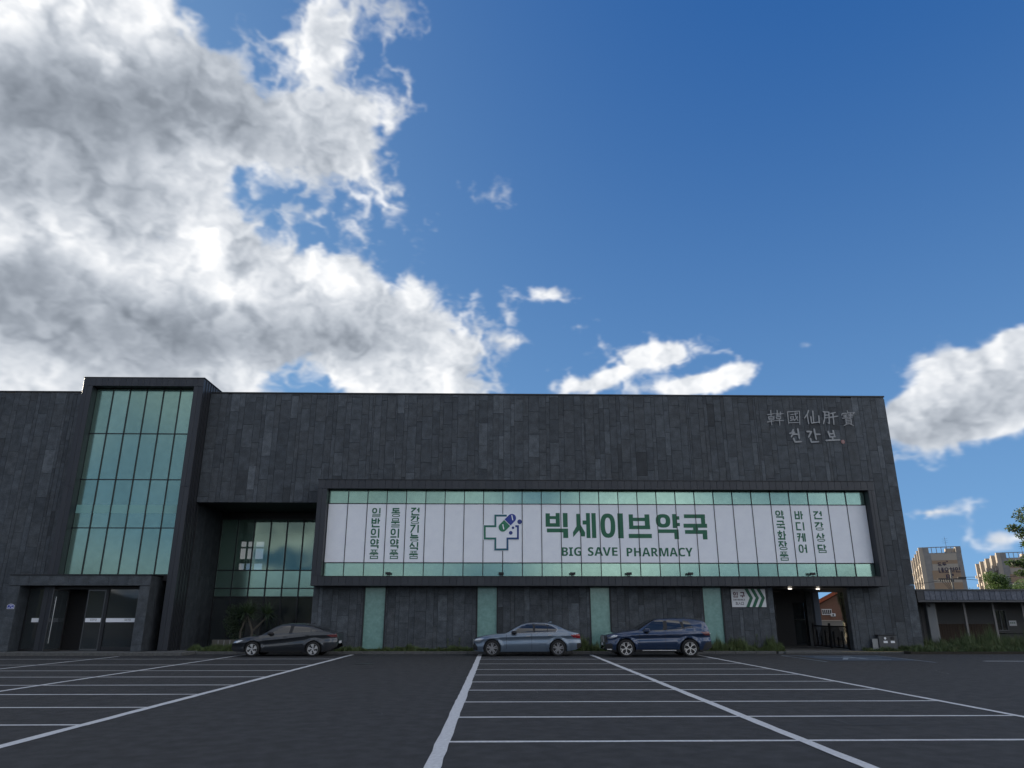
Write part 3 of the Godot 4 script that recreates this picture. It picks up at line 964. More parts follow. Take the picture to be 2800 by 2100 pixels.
func passage(B: Node3D) -> void:
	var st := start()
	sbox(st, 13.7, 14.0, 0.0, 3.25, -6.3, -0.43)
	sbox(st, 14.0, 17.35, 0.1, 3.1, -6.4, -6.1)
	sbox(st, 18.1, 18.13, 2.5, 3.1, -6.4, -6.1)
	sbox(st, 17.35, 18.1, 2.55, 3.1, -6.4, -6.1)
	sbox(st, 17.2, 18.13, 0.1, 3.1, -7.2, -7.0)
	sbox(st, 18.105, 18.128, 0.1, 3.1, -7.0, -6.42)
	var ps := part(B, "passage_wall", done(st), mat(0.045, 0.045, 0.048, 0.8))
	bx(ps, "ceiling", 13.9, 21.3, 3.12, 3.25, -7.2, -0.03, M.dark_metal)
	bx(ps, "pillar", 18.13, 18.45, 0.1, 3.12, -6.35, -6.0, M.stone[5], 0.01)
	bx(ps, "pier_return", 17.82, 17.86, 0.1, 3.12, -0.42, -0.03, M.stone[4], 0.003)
	# glass door of the shop
	var d := part(B, "door", leaf_mesh(0.74, 2.43), M.dark_metal, Vector3(17.36, 0.11, -6.2))
	bx(d, "pane", 0.04, 0.70, 0.08, 2.37, -0.008, 0.004, M.dark_glass)
	var hb := start()
	bar(hb, Vector3(0.06, 1.45, 0.05), Vector3(0.66, 1.45, 0.05), 0.014)
	part(d, "push_bar", done(hb), M.steel)
	for k in 3:
		bx(ps, "wall_notice", 14.25 + k * 0.02, 14.27 + k * 0.02, 1.2 + 0.4 * k, 1.5 + 0.4 * k, -0.9, -0.6, M.inside)
	# two recessed lamps in the passage ceiling, lit
	var lamp := thing("ceiling_downlight", "lit round white downlight in the ceiling of the dark passage", "ceiling light", Vector3(15.25, 3.118, -38.84), 0.0, "lit downlights in the passage ceiling")
	var ring := CylinderMesh.new()
	ring.top_radius = 0.13; ring.bottom_radius = 0.12; ring.height = 0.02; ring.radial_segments = 24
	part(lamp, "trim_ring", ring, M.white, Vector3(0, -0.01, 0))
	var disc := CylinderMesh.new()
	disc.top_radius = 0.10; disc.bottom_radius = 0.09; disc.height = 0.03; disc.radial_segments = 24
	var em := mat(0.9, 0.9, 0.9, 0.5)
	em.emission_enabled = true
	em.emission = Color(1.0, 0.96, 0.92)
	em.emission_energy_multiplier = 1.3
	part(lamp, "diffuser", disc, em, Vector3(0, -0.03, 0))
	var li := OmniLight3D.new()
	li.name = "lamp_light"
	li.light_color = Color(1.0, 0.95, 0.88)
	li.light_energy = 0.035
	li.light_size = 0.09
	li.omni_range = 12.0
	li.omni_attenuation = 2.0
	li.shadow_enabled = true
	li.position = Vector3(0, -0.12, 0)
	lamp.add_child(li)
	copy_of(lamp, Vector3(16.80, 3.118, -39.04))
	# black lattice fence along the open side
	var fe := thing("lattice_fence", "low black lattice fence closing the open side of the passage", "fence", Vector3(18.1, 0.1, -41.2))
	for z in [-2.1, 0.0, 2.15]:
		bx(fe, "post", -0.05, 0.05, 0.0, 1.28, z - 0.05, z + 0.05, M.black, 0.006)
	for y in [0.06, 1.12]:
		bx(fe, "rail", -0.02, 0.02, y - 0.03, y + 0.03, -2.05, 2.1, M.black)
	for q in 8:
		bx(fe, "picket", -0.012, 0.012, 0.1, 0.9 - 0.3 * (q % 2), -1.75 + q * 0.52, -1.60 + q * 0.52, M.black)
	var lt := start()
	for s in [-1.0, 1.0]:
		var q := -2.0 - 1.1
		while q < 2.1:
			var a := Vector3(0.008 * s, 0.08, q)
			var b := Vector3(0.008 * s, 1.10, q + 1.02)
			if s < 0.0:
				a.z = q + 1.02
				b.z = q
			if minf(a.z, b.z) > -2.06 and maxf(a.z, b.z) < 2.14:
				bar(lt, a, b, 0.018, 0.018, 4)
			q += 0.115
	var l := part(fe, "lattice", done(lt), M.black)
	l.set_meta("kind", "stuff")

# ---------------------------------------------------------------- lettering
# Latin text fitted into a rectangle of the x, y plane
func text_line(parent: Node, called: String, words: String, r: Rect2, z: float, m: Material, bold := true) -> void:
	var f := SystemFont.new()
	f.font_names = PackedStringArray(["Droid Sans"])
	f.font_weight = 700 if bold else 400
	var t := TextMesh.new()
	t.font = f
	t.text = words
	t.font_size = 64
	t.depth = 0.02
	t.pixel_size = 0.01
	var bb := t.get_aabb()
	var o := part(parent, called, t, m)
	var sx := r.size.x / maxf(bb.size.x, 0.001)
	var sy := r.size.y / maxf(bb.size.y, 0.001)
	o.scale = Vector3(sx, sy, 0.15)
	o.position = Vector3(r.position.x - bb.position.x * sx, r.position.y - bb.position.y * sy, z)

# strokes: each a thick line from a to b; every stroke stands a hair proud of the one before so that none share a plane
var lift := 0
func stroke(st: SurfaceTool, a: Vector2, b: Vector2, t: float, z: float, cap := 0.5) -> void:
	var d := (b - a).normalized()
	var s := Vector2(-d.y, d.x) * t * 0.5
	var e := d * t * cap
	var zz := z + 0.0006 * (lift % 9)
	lift += 1
	plate(st, PackedVector2Array([a - e - s, b + e - s, b + e + s, a - e + s]), z - 0.004, zz)

func ring(st: SurfaceTool, c: Vector2, rx: float, ry: float, ix: float, iy: float, z: float) -> void:
	var n := 28
	for i in n:
		var a := TAU * i / n
		var b := TAU * (i + 1) / n
		# rounded rather than pointed when tall: a superellipse
		var p := [sup(a, rx, ry), sup(b, rx, ry), sup(b, ix, iy), sup(a, ix, iy)]
		fquad(st, V3(c + p[0], z), V3(c + p[1], z), V3(c + p[2], z), V3(c + p[3], z), Vector3.BACK)

func sup(a: float, rx: float, ry: float) -> Vector2:
	var e := 0.80
	return Vector2(signf(cos(a)) * pow(absf(cos(a)), e) * rx, signf(sin(a)) * pow(absf(sin(a)), e) * ry)

func V3(p: Vector2, z: float) -> Vector3:
	return Vector3(p.x, p.y, z)

# one Korean letter inside a box
func jamo(st: SurfaceTool, k: String, r: Rect2, t: float, z: float, beside := false) -> void:
	# letters squeezed low get thinner strokes so that their openings stay open
	if k == "r" or k == "b" or k == "m" or k == "p" or k == "o":
		t = minf(t, r.size.y * (0.21 if k == "r" else 0.28))
	var x0 := r.position.x + t * 0.5
	var x1 := r.end.x - t * 0.5
	var y0 := r.position.y + t * 0.5
	var y1 := r.end.y - t * 0.5
	var xm := (x0 + x1) * 0.5
	var ym := (y0 + y1) * 0.5
	var L := []
	match k:
		"g":
			L = [[x0, y1, x1, y1], [x1, y1, lerpf(x0, x1, 0.05) if beside else x1, y0]]
		"k":
			L = [[x0, y1, x1, y1], [x1, y1, lerpf(x0, x1, 0.15), y0], [x0, ym + 0.04, x1 - 0.03, ym + 0.04]]
		"n":
			L = [[x0, y1, x0, y0], [x0, y0, x1, y0]]
		"d":
			L = [[x0, y1, x1, y1], [x0, y1, x0, y0], [x0, y0, x1, y0]]
		"r":
			L = [[x0, y1, x1, y1], [x1, y1, x1, ym], [x0, ym, x1, ym], [x0, ym, x0, y0], [x0, y0, x1, y0]]
		"m":
			L = [[x0, y1, x1, y1], [x0, y1, x0, y0], [x1, y1, x1, y0], [x0, y0, x1, y0]]
		"b":
			L = [[x0, y1, x0, y0], [x1, y1, x1, y0], [x0, ym + 0.02, x1, ym + 0.02], [x0, y0, x1, y0]]
		"s":
			L = [[xm, y1, x0, y0], [lerpf(x0, xm, 0.72), lerpf(y0, y1, 0.62), x1, y0]]
		"j":
			L = [[x0, y1, x1, y1], [xm, y1, x0, y0], [lerpf(x0, xm, 0.72), lerpf(y0, y1, 0.62), x1, y0]]
		"p":
			L = [[x0, y1, x1, y1], [x0, y0, x1, y0], [lerpf(x0, x1, 0.28), y0, lerpf(x0, x1, 0.28), y1], [lerpf(x0, x1, 0.72), y0, lerpf(x0, x1, 0.72), y1]]
		"h":
			L = [[xm, y1 + t * 0.3, xm, y1 - t * 0.4], [x0, lerpf(y0, y1, 0.76), x1, lerpf(y0, y1, 0.76)]]
			ring(st, Vector2(xm, lerpf(y0, y1, 0.26)), (x1 - x0) * 0.42 + t * 0.3, (y1 - y0) * 0.27 + t * 0.4, (x1 - x0) * 0.42 - t * 0.5, maxf(0.008, (y1 - y0) * 0.27 - t * 0.4), z + 0.004)
		"o":
			var rx := r.size.x * 0.5
			var ry := r.size.y * 0.5
			ring(st, Vector2(xm, ym), rx, ry, maxf(rx - t, 0.01), maxf(ry - t * 0.9, 0.01), z + 0.004)
	for q in L:
		stroke(st, Vector2(q[0], q[1]), Vector2(q[2], q[3]), t, z)

const LEAD := ["g", "", "n", "d", "", "r", "m", "b", "", "s", "", "o", "j", "", "", "k", "", "p", "h"]
const TAIL := {1: "g", 4: "n", 7: "d", 8: "r", 16: "m", 17: "b", 19: "s", 21: "o"}

# a Korean syllable drawn into a box
func syllable(st: SurfaceTool, ch: int, r: Rect2, t: float, z: float) -> void:
	var ix := ch - 0xAC00
	var l: String = LEAD[int(ix / 588.0)]
	var v := int((ix % 588) / 28.0)
	var f := ix % 28
	var x := r.position.x
	var y := r.position.y
	var w := r.size.x
	var h := r.size.y
	var yb := y
	if f > 0:
		jamo(st, TAIL[f], Rect2(x + w * 0.06, y, w * 0.94, h * 0.34), t, z)
		yb = y + h * 0.40
	var hh := y + h - yb
	match v:
		0, 2, 4, 5, 20, 19, 9:
			var cw := w * 0.60
			if v == 5:
				cw = w * 0.46
			var low := 0.0
			if v == 19 or v == 9:
				low = hh * 0.30
				stroke(st, Vector2(x + t * 0.3, yb + t * 0.5 + h * 0.02), Vector2(x + w * 0.66, yb + t * 0.5 + h * 0.02), t, z, 0.3)
				if v == 9:
					stroke(st, Vector2(x + w * 0.32, yb + t * 0.5), Vector2(x + w * 0.32, yb + hh * 0.26), t, z)
			jamo(st, l, Rect2(x, yb + low, cw, hh - low), t, z, true)
			var vx := x + w * 0.80
			if v == 4 or v == 20 or v == 19:
				vx = x + w - t * 0.5
			if v == 5:
				vx = x + w * 0.70
			stroke(st, Vector2(vx, yb + t * 0.4), Vector2(vx, yb + hh - t * 0.4), t, z, 0.4)
			if v == 0 or v == 9:
				stroke(st, Vector2(vx, yb + hh * 0.55), Vector2(x + w - t * 0.3, yb + hh * 0.55), t, z, 0.3)
			if v == 2:
				for q in [0.34, 0.70]:
					stroke(st, Vector2(vx, yb + hh * q), Vector2(x + w - t * 0.3, yb + hh * q), t * 0.9, z, 0.3)
			if v == 4 or v == 5:
				stroke(st, Vector2(vx - w * 0.17, yb + hh * 0.55), Vector2(vx, yb + hh * 0.55), t, z, 0.3)
			if v == 5:
				stroke(st, Vector2(x + w - t * 0.5, yb + t * 0.4), Vector2(x + w - t * 0.5, yb + hh - t * 0.4), t, z, 0.4)
		8, 13, 18:
			var vy := yb + (hh * 0.30 if v == 13 else t * 0.5)
			if f > 0 and v == 13:
				vy = yb + hh * 0.26
			stroke(st, Vector2(x + t * 0.4, vy), Vector2(x + w - t * 0.4, vy), t, z, 0.4)
			if v == 8:
				stroke(st, Vector2(x + w * 0.5, vy), Vector2(x + w * 0.5, vy + hh * 0.22), t, z)
			if v == 13:
				stroke(st, Vector2(x + w * 0.5, yb + t * 0.3), Vector2(x + w * 0.5, vy), t, z, 0.3)
			var cb := vy + (hh * 0.24 if v == 8 else t * 0.75)
			jamo(st, l, Rect2(x + w * 0.10, cb, w * 0.80, y + h - cb), t, z)

func hangul(parent: Node, called: String, words: String, x: float, y: float, w: float, h: float, step: Vector2, t: float, z: float, m: Material) -> void:
	for i in words.length():
		var st := start()
		syllable(st, words.unicode_at(i), Rect2(x + step.x * i, y + step.y * i, w, h), t, z)
		part(parent, called, done(st), m)

func pharmacy_sign() -> void:
	var S := thing("pharmacy_sign", "long white printed sign with green Korean lettering and cross logo in the window box", "sign", Vector3(0, 0, -37.45))
	var Z := 0.004
	for i in 28:
		var xa := -8.66 + i * 0.9939
		bx(S, "film_panel", xa + 0.018, xa + 0.976, 4.312, 7.218, 0.0, Z, M.film)
	var zt := 0.010
	# the name, cut from broad strokes
	var name_ := [
		[[2.48, 6.09, 2.7, 6.77], [3.0, 6.09, 3.21, 6.79], [2.48, 6.48, 3.21, 6.63], [2.5, 6.09, 3.21, 6.27], [3.37, 6.07, 3.61, 6.79], [2.54, 5.81, 3.61, 6.0], [3.37, 5.53, 3.62, 6.0]],
		[[4.38, 6.21, 4.62, 6.41], [4.56, 5.53, 4.76, 6.79], [4.84, 5.53, 5.06, 6.79]],
		[[6.18, 5.52, 6.46, 6.78]],
		[[6.76, 5.98, 6.98, 6.73], [7.58, 5.98, 7.83, 6.73], [6.76, 6.39, 7.83, 6.56], [6.76, 5.98, 7.84, 6.16], [6.72, 5.53, 7.9, 5.74]],
		[[9.01, 6.04, 9.24, 6.75], [9.17, 6.47, 9.37, 6.64], [9.15, 6.14, 9.38, 6.3], [8.22, 5.79, 9.29, 5.97], [9.06, 5.48, 9.29, 5.97]],
		[[9.62, 6.55, 10.71, 6.74], [10.49, 6.26, 10.7, 6.74], [9.57, 6.06, 10.78, 6.26], [10.05, 5.89, 10.3, 6.14], [9.62, 5.75, 10.76, 5.94], [10.52, 5.47, 10.75, 5.94]]]
	for k in 6:
		var st := start()
		for r in name_[k]:
			var zz := zt + 0.0006 * (lift % 9)
			lift += 1
			plate(st, PackedVector2Array([Vector2(r[0], r[1]), Vector2(r[2], r[1]), Vector2(r[2], r[3]), Vector2(r[0], r[3])]), Z, zz)
		if k == 1:
			plate(st, PackedVector2Array([Vector2(4.06, 6.75), Vector2(4.27, 6.75), Vector2(4.25, 6.23), Vector2(4.49, 5.8), Vector2(4.48, 5.61), Vector2(4.29, 5.61), Vector2(4.19, 5.91), Vector2(3.88, 5.58), Vector2(3.87, 5.82), Vector2(4.06, 6.12)]), Z, zt + 0.007)
		if k == 2:
			ring(st, Vector2(5.67, 6.155), 0.38, 0.615, 0.15, 0.405, zt)
		if k == 4:
			ring(st, Vector2(8.525, 6.405), 0.375, 0.345, 0.14, 0.165, zt)
		part(S, "name_letter", done(st), M.green)
	text_line(S, "latin_lettering", "BIG", Rect2(3.28, 4.64, 0.99, 0.43), zt, M.green)
	text_line(S, "latin_lettering", "SAVE", Rect2(4.60, 4.64, 1.51, 0.43), zt, M.green)
	text_line(S, "latin_lettering", "PHARMACY", Rect2(6.57, 4.62, 3.37, 0.43), zt, M.green)
	# columns of small lettering
	var cols := [["일반의약품", -6.41, 6.56, -0.522, 0.46], ["동물의약품", -5.41, 6.56, -0.522, 0.46], ["건강기능식품", -4.42, 6.64, -0.433, 0.40],
		["약국화장품", 14.38, 6.50, -0.52, 0.45], ["바디케어", 15.38, 6.50, -0.565, 0.42], ["건강상담", 16.37, 6.50, -0.565, 0.42]]
	for c in cols:
		hangul(S, "column_letter", c[0], c[1], c[2], 0.43, c[4], Vector2(0, c[3]), 0.070, zt, M.green)
	# cross and capsule
	var lw := 0.097
	var back := start()
	plate(back, PackedVector2Array([Vector2(-0.18, 4.88), Vector2(0.60, 4.88), Vector2(0.60, 5.42), Vector2(1.13, 5.42), Vector2(1.13, 6.2), Vector2(1.24, 6.22), Vector2(1.24, 6.44), Vector2(1.05, 6.46), Vector2(0.95, 6.72), Vector2(-0.17, 6.72), Vector2(-0.17, 6.18), Vector2(-0.71, 6.18), Vector2(-0.71, 5.42), Vector2(-0.18, 5.42)]), Z + 0.001, 0.026)
	var lg := part(S, "logo", done(back), M.film)
	var cr := [Vector2(0.451, 6.648), Vector2(-0.097, 6.646), Vector2(-0.093, 6.109), Vector2(-0.634, 6.108), Vector2(-0.627, 5.491), Vector2(-0.092, 5.492), Vector2(-0.088, 4.948), Vector2(0.526, 4.949), Vector2(0.525, 5.493), Vector2(1.058, 5.494), Vector2(1.06, 6.112), Vector2(0.96, 6.111)]
	# printed from green on the left to blue on the right
	for i in cr.size() - 1:
		var mx: float = (cr[i].x + cr[i + 1].x) * 0.5
		var tt := clampf((mx + 0.63) / 1.7, 0.0, 1.0)
		var m := mat(lerpf(0.012, 0.012, tt), lerpf(0.16, 0.035, tt), lerpf(0.085, 0.20, tt), 0.5)
		var st := start()
		stroke(st, cr[i], cr[i + 1], lw, 0.032, 0.5 if i > 0 and i < cr.size() - 2 else 0.35)
		part(lg, "cross_stroke", done(st), m)
	var pa := Vector2(0.29, 6.053)
	var pb := Vector2(0.749, 6.519)
	var dir := (pb - pa).normalized()
	var mid := (pa + pb) * 0.5
	for e in 2:
		var dd: Vector2 = dir if e == 1 else -dir
		var c: Vector2 = pb if e == 1 else pa
		var sd := Vector2(-dd.y, dd.x)
		var pts := PackedVector2Array([mid + dd * 0.02 - sd * 0.215])
		for a in 17:
			var an := -PI / 2 + PI * a / 16.0
			pts.append(c + dd * 0.215 * cos(an) + sd * 0.215 * sin(an))
		pts.append(mid + dd * 0.02 + sd * 0.215)
		var st := start()
		plate(st, pts, 0.027, 0.045)
		part(lg, "capsule_half", done(st), mat(0.010, 0.030, 0.26, 0.4) if e == 1 else mat(0.012, 0.17, 0.085, 0.4))
		var hs := start()
		stroke(hs, c - dir * 0.03 - Vector2(dir.y, -dir.x) * -0.09, c + dir * 0.09 + Vector2(-dir.y, dir.x) * 0.09, 0.05, 0.052)
		part(lg, "highlight_mark", done(hs), M.film)
	for d in [[1.147, 6.335, 0.117], [0.807, 6.032, 0.065], [0.692, 5.777, 0.094]]:
		var pts := PackedVector2Array()
		for a in 24:
			pts.append(Vector2(d[0], d[1]) + Vector2(cos(TAU * a / 24.0), sin(TAU * a / 24.0)) * d[2])
		var st := start()
		plate(st, pts, 0.027, 0.042)
		part(lg, "dot", done(st), M.navy)

# brushed characters fixed to the upper wall; strokes on a 1670 x 640 sheet, y down
const BRUSH := [
	[[130, 235, 265, 215], [190, 150, 200, 275], [150, 275, 250, 265], [150, 275, 165, 335], [250, 265, 255, 325], [160, 305, 250, 297], [165, 335, 255, 325], [130, 375, 270, 350], [208, 335, 218, 430], [310, 150, 318, 245], [285, 218, 430, 215], [372, 180, 377, 240], [295, 245, 385, 240], [300, 275, 378, 268], [300, 275, 305, 312], [378, 268, 380, 308], [305, 312, 380, 308], [285, 345, 438, 345], [358, 312, 370, 435]],
	[[505, 180, 735, 165], [507, 180, 533, 402], [735, 165, 745, 415], [535, 385, 740, 380], [565, 232, 692, 215], [650, 188, 663, 262], [663, 262, 706, 345], [700, 268, 640, 348], [568, 275, 620, 270], [568, 275, 572, 315], [620, 270, 622, 312], [572, 315, 622, 312], [560, 347, 640, 325], [684, 192, 702, 206]],
	[[905, 150, 880, 225], [880, 225, 830, 295], [880, 225, 912, 402], [985, 160, 1005, 375], [950, 270, 965, 387], [965, 387, 1110, 370], [1100, 250, 1110, 385]],
	[[1215, 190, 1208, 320], [1208, 320, 1190, 402], [1180, 175, 1290, 180], [1290, 180, 1300, 395], [1300, 395, 1275, 385], [1215, 240, 1290, 232], [1213, 290, 1292, 282], [1320, 208, 1412, 185], [1310, 280, 1460, 255], [1365, 195, 1387, 412]],
	[[1638, 152, 1652, 188], [1535, 240, 1545, 205], [1545, 205, 1775, 185], [1775, 185, 1745, 218], [1568, 237, 1640, 228], [1572, 262, 1640, 254], [1548, 295, 1650, 282], [1607, 232, 1607, 290], [1662, 226, 1732, 218], [1658, 252, 1748, 240], [1700, 205, 1705, 280], [1668, 282, 1742, 270], [1610, 312, 1710, 302], [1610, 312, 1620, 402], [1710, 302, 1718, 396], [1620, 402, 1718, 396], [1615, 340, 1714, 332], [1618, 370, 1716, 362], [1640, 402, 1575, 435], [1690, 398, 1755, 435]],
	[[625, 515, 600, 570], [600, 570, 560, 588], [640, 560, 588, 650], [610, 600, 715, 600], [708, 500, 740, 680], [632, 678, 660, 745], [660, 745, 775, 738]],
	[[880, 550, 962, 550], [962, 550, 912, 655], [1013, 505, 1055, 695], [1040, 600, 1125, 600], [948, 680, 965, 747], [965, 747, 1100, 738]],
	[[1280, 545, 1312, 650], [1370, 530, 1405, 648], [1300, 592, 1385, 585], [1310, 647, 1405, 641], [1360, 645, 1365, 705], [1240, 715, 1495, 702]]]

func sheet(x: float, y: float) -> Vector2:
	return Vector2((x - 120.0 - 0.14 * (y - 140.0)) * 0.00292, -(y - 140.0) * 0.00298)

func wall_letters() -> void:
	var S := thing("wall_lettering", "pale grey brush characters fixed to the upper stone wall", "sign", Vector3(14.76, 12.52, -37.99))
	for k in BRUSH.size():
		var st := start()
		var t := 0.062 if k < 5 else 0.080
		if k == 0 or k == 1 or k == 4:
			t = 0.044
		for q in BRUSH[k]:
			var n := 0.0006 * (lift % 9)
			var a := sheet(q[0], q[1])
			var b := sheet(q[2], q[3])
			var d := (b - a).normalized()
			var s := Vector2(-d.y, d.x)
			lift += 1
			# brush strokes swell a little at the start
			plate(st, PackedVector2Array([a - d * t * 0.5, a - s * t * 0.62, b + d * t * 0.1 - s * t * 0.45, b + d * t * 0.55, b + d * t * 0.1 + s * t * 0.45, a + s * t * 0.58]), 0.0, 0.04 + n)
		part(S, "letter", done(st), M.letter)
	var seal := start()
	var pts := PackedVector2Array()
	for a in 10:
		var rr := 0.115 * (1.0 if a % 2 == 0 else 0.88)
		pts.append(sheet(1557, 738) + Vector2(cos(TAU * a / 10.0), sin(TAU * a / 10.0)) * rr)
	plate(seal, pts, 0.0, 0.03)
	var sl := part(S, "seal", done(seal), mat(0.42, 0.30, 0.28, 0.6))
	var ch := start()
	for i in 3:
		stroke(ch, sheet(1530 + i * 24, 712), sheet(1532 + i * 24, 735), 0.025, 0.034)
		stroke(ch, sheet(1530 + i * 24, 750), sheet(1540 + i * 24, 765), 0.025, 0.034)
	part(sl, "seal_marks", done(ch), mat(0.25, 0.05, 0.05, 0.6))

func small_signs() -> void:
	# entrance sign
	var S := thing("entrance_sign", "white entrance sign with three green chevrons beside the dark passage", "sign", Vector3(11.87, 2.172, -37.96))
	bx(S, "board", 0.0, 1.74, 0.0, 0.881, -0.02, 0.015, M.white, 0.004)
	for k in 3:
		var x := 0.70 + k * 0.305
		var st := start()
		plate(st, PackedVector2Array([Vector2(x, 0.879), Vector2(x + 0.176, 0.879), Vector2(x + 0.39, 0.442), Vector2(x + 0.172, 0.002), Vector2(x + 0.003, 0.002), Vector2(x + 0.22, 0.442)]), 0.015, 0.019)
		part(S, "chevron", done(st), M.green)
	hangul(S, "letter", "입구", 0.095, 0.462, 0.235, 0.268, Vector2(0.352, 0), 0.050, 0.019, mat(0.09, 0.012, 0.030, 0.6))
	text_line(S, "latin_lettering", "ENTRANCE", Rect2(0.096, 0.313, 0.578, 0.084), 0.019, M.ink)
	var zh := start()
	for q in [[0.21, 0.245, 0.24, 0.225], [0.19, 0.212, 0.31, 0.212], [0.20, 0.165, 0.30, 0.165], [0.185, 0.118, 0.315, 0.118], [0.25, 0.212, 0.25, 0.118], [0.40, 0.245, 0.385, 0.19], [0.385, 0.19, 0.335, 0.115], [0.392, 0.20, 0.455, 0.115], [0.49, 0.235, 0.585, 0.235], [0.49, 0.235, 0.49, 0.115], [0.585, 0.235, 0.585, 0.115], [0.49, 0.125, 0.585, 0.125]]:
		stroke(zh, Vector2(q[0], q[1]), Vector2(q[2], q[3]), 0.018, 0.019)
	part(S, "chinese_lettering", done(zh), M.ink)
	# street number plate
	var N := thing("house_number_plate", "small blue house number plate on the left pier of the porch", "sign", Vector3(-23.14, 2.06, -36.295))
	var st := start()
	var shape := PackedVector2Array([Vector2(0, 0), Vector2(0.33, 0), Vector2(0.33, 0.16), Vector2(0.25, 0.215), Vector2(0.165, 0.23), Vector2(0.08, 0.215), Vector2(0, 0.16)])
	plate(st, shape, 0.0, 0.008)
	part(N, "plate", done(st), M.white)
	st = start()
	var inner := PackedVector2Array()
	for p in shape:
		inner.append((p - Vector2(0.165, 0.11)) * Vector2(0.89, 0.86) + Vector2(0.165, 0.11))
	plate(st, inner, 0.008, 0.011)
	part(N, "blue_field", done(st), mat(0.025, 0.045, 0.30, 0.4))
	text_line(N, "number", "111", Rect2(0.11, 0.105, 0.12, 0.08), 0.013, M.white)
	bx(N, "street_name", 0.05, 0.15, 0.045, 0.065, 0.011, 0.014, M.white)
	bx(N, "street_name", 0.21, 0.28, 0.04, 0.075, 0.011, 0.014, M.white)
	# meter cabinet and leaning board at the right pier
	var U := thing("meter_cabinet", "grey metal meter cabinet with two gauges at the foot of the right pier", "cabinet", Vector3(19.41, 0.11, -37.85))
	bx(U, "body", -0.45, 0.45, 0.0, 0.72, -0.14, 0.14, mat(0.060, 0.062, 0.066, 0.6), 0.012)
	bx(U, "lid", -0.48, 0.48, 0.72, 0.75, -0.16, 0.18, M.dark_metal, 0.006)
	for k in 2:
		var cy := CylinderMesh.new()
		cy.top_radius = 0.085; cy.bottom_radius = 0.085; cy.height = 0.04; cy.radial_segments = 20
		var g := part(U, "gauge", cy, M.black, Vector3(-0.12 + k * 0.36, 0.58, 0.15))
		g.rotation.x = PI / 2
		if k == 0:
			var cf := CylinderMesh.new()
			cf.top_radius = 0.06; cf.bottom_radius = 0.06; cf.height = 0.006; cf.radial_segments = 20
			part(g, "dial", cf, M.white, Vector3(-0.02, 0.023, 0))
		bx(U, "paper_tag", -0.22 + k * 0.36, -0.02 + k * 0.36, 0.36, 0.46, 0.14, 0.145, M.white)
	var P := thing("leaning_board", "pale grey board leaning on the right pier beside the meter cabinet", "board", Vector3(18.80, 0.105, -37.78))
	bx(P, "board", -0.14, 0.14, 0.0, 0.56, -0.03, 0.01, mat(0.26, 0.265, 0.26, 0.8), 0.006)
	bx(P, "foot_block", 0.16, 0.30, 0.0, 0.07, -0.04, 0.05, mat(0.30, 0.29, 0.26, 0.8), 0.01)

# ---------------------------------------------------------------- cars
# height of a profile given as [x, y] points
func along(pts: Array, x: float) -> float:
	if x <= pts[0][0]:
		return pts[0][1]
	for i in pts.size() - 1:
		if x <= pts[i + 1][0]:
			var t: float = (x - pts[i][0]) / maxf(1e-5, pts[i + 1][0] - pts[i][0])
			return lerpf(pts[i][1], pts[i + 1][1], t)
	return pts[-1][1]

# smoothed version of the same
func soft(pts: Array, x: float, r := 0.06) -> float:
	return (along(pts, x - r) + along(pts, x - r * 0.5) + along(pts, x) * 2.0 + along(pts, x + r * 0.5) + along(pts, x + r)) / 6.0

func inside(poly: PackedVector2Array, p: Vector2) -> bool:
	return Geometry2D.is_point_in_polygon(p, poly)

func pv(a: Array) -> PackedVector2Array:
	var r := PackedVector2Array()
	for q in a:
		r.append(Vector2(q[0], q[1]))
	return r

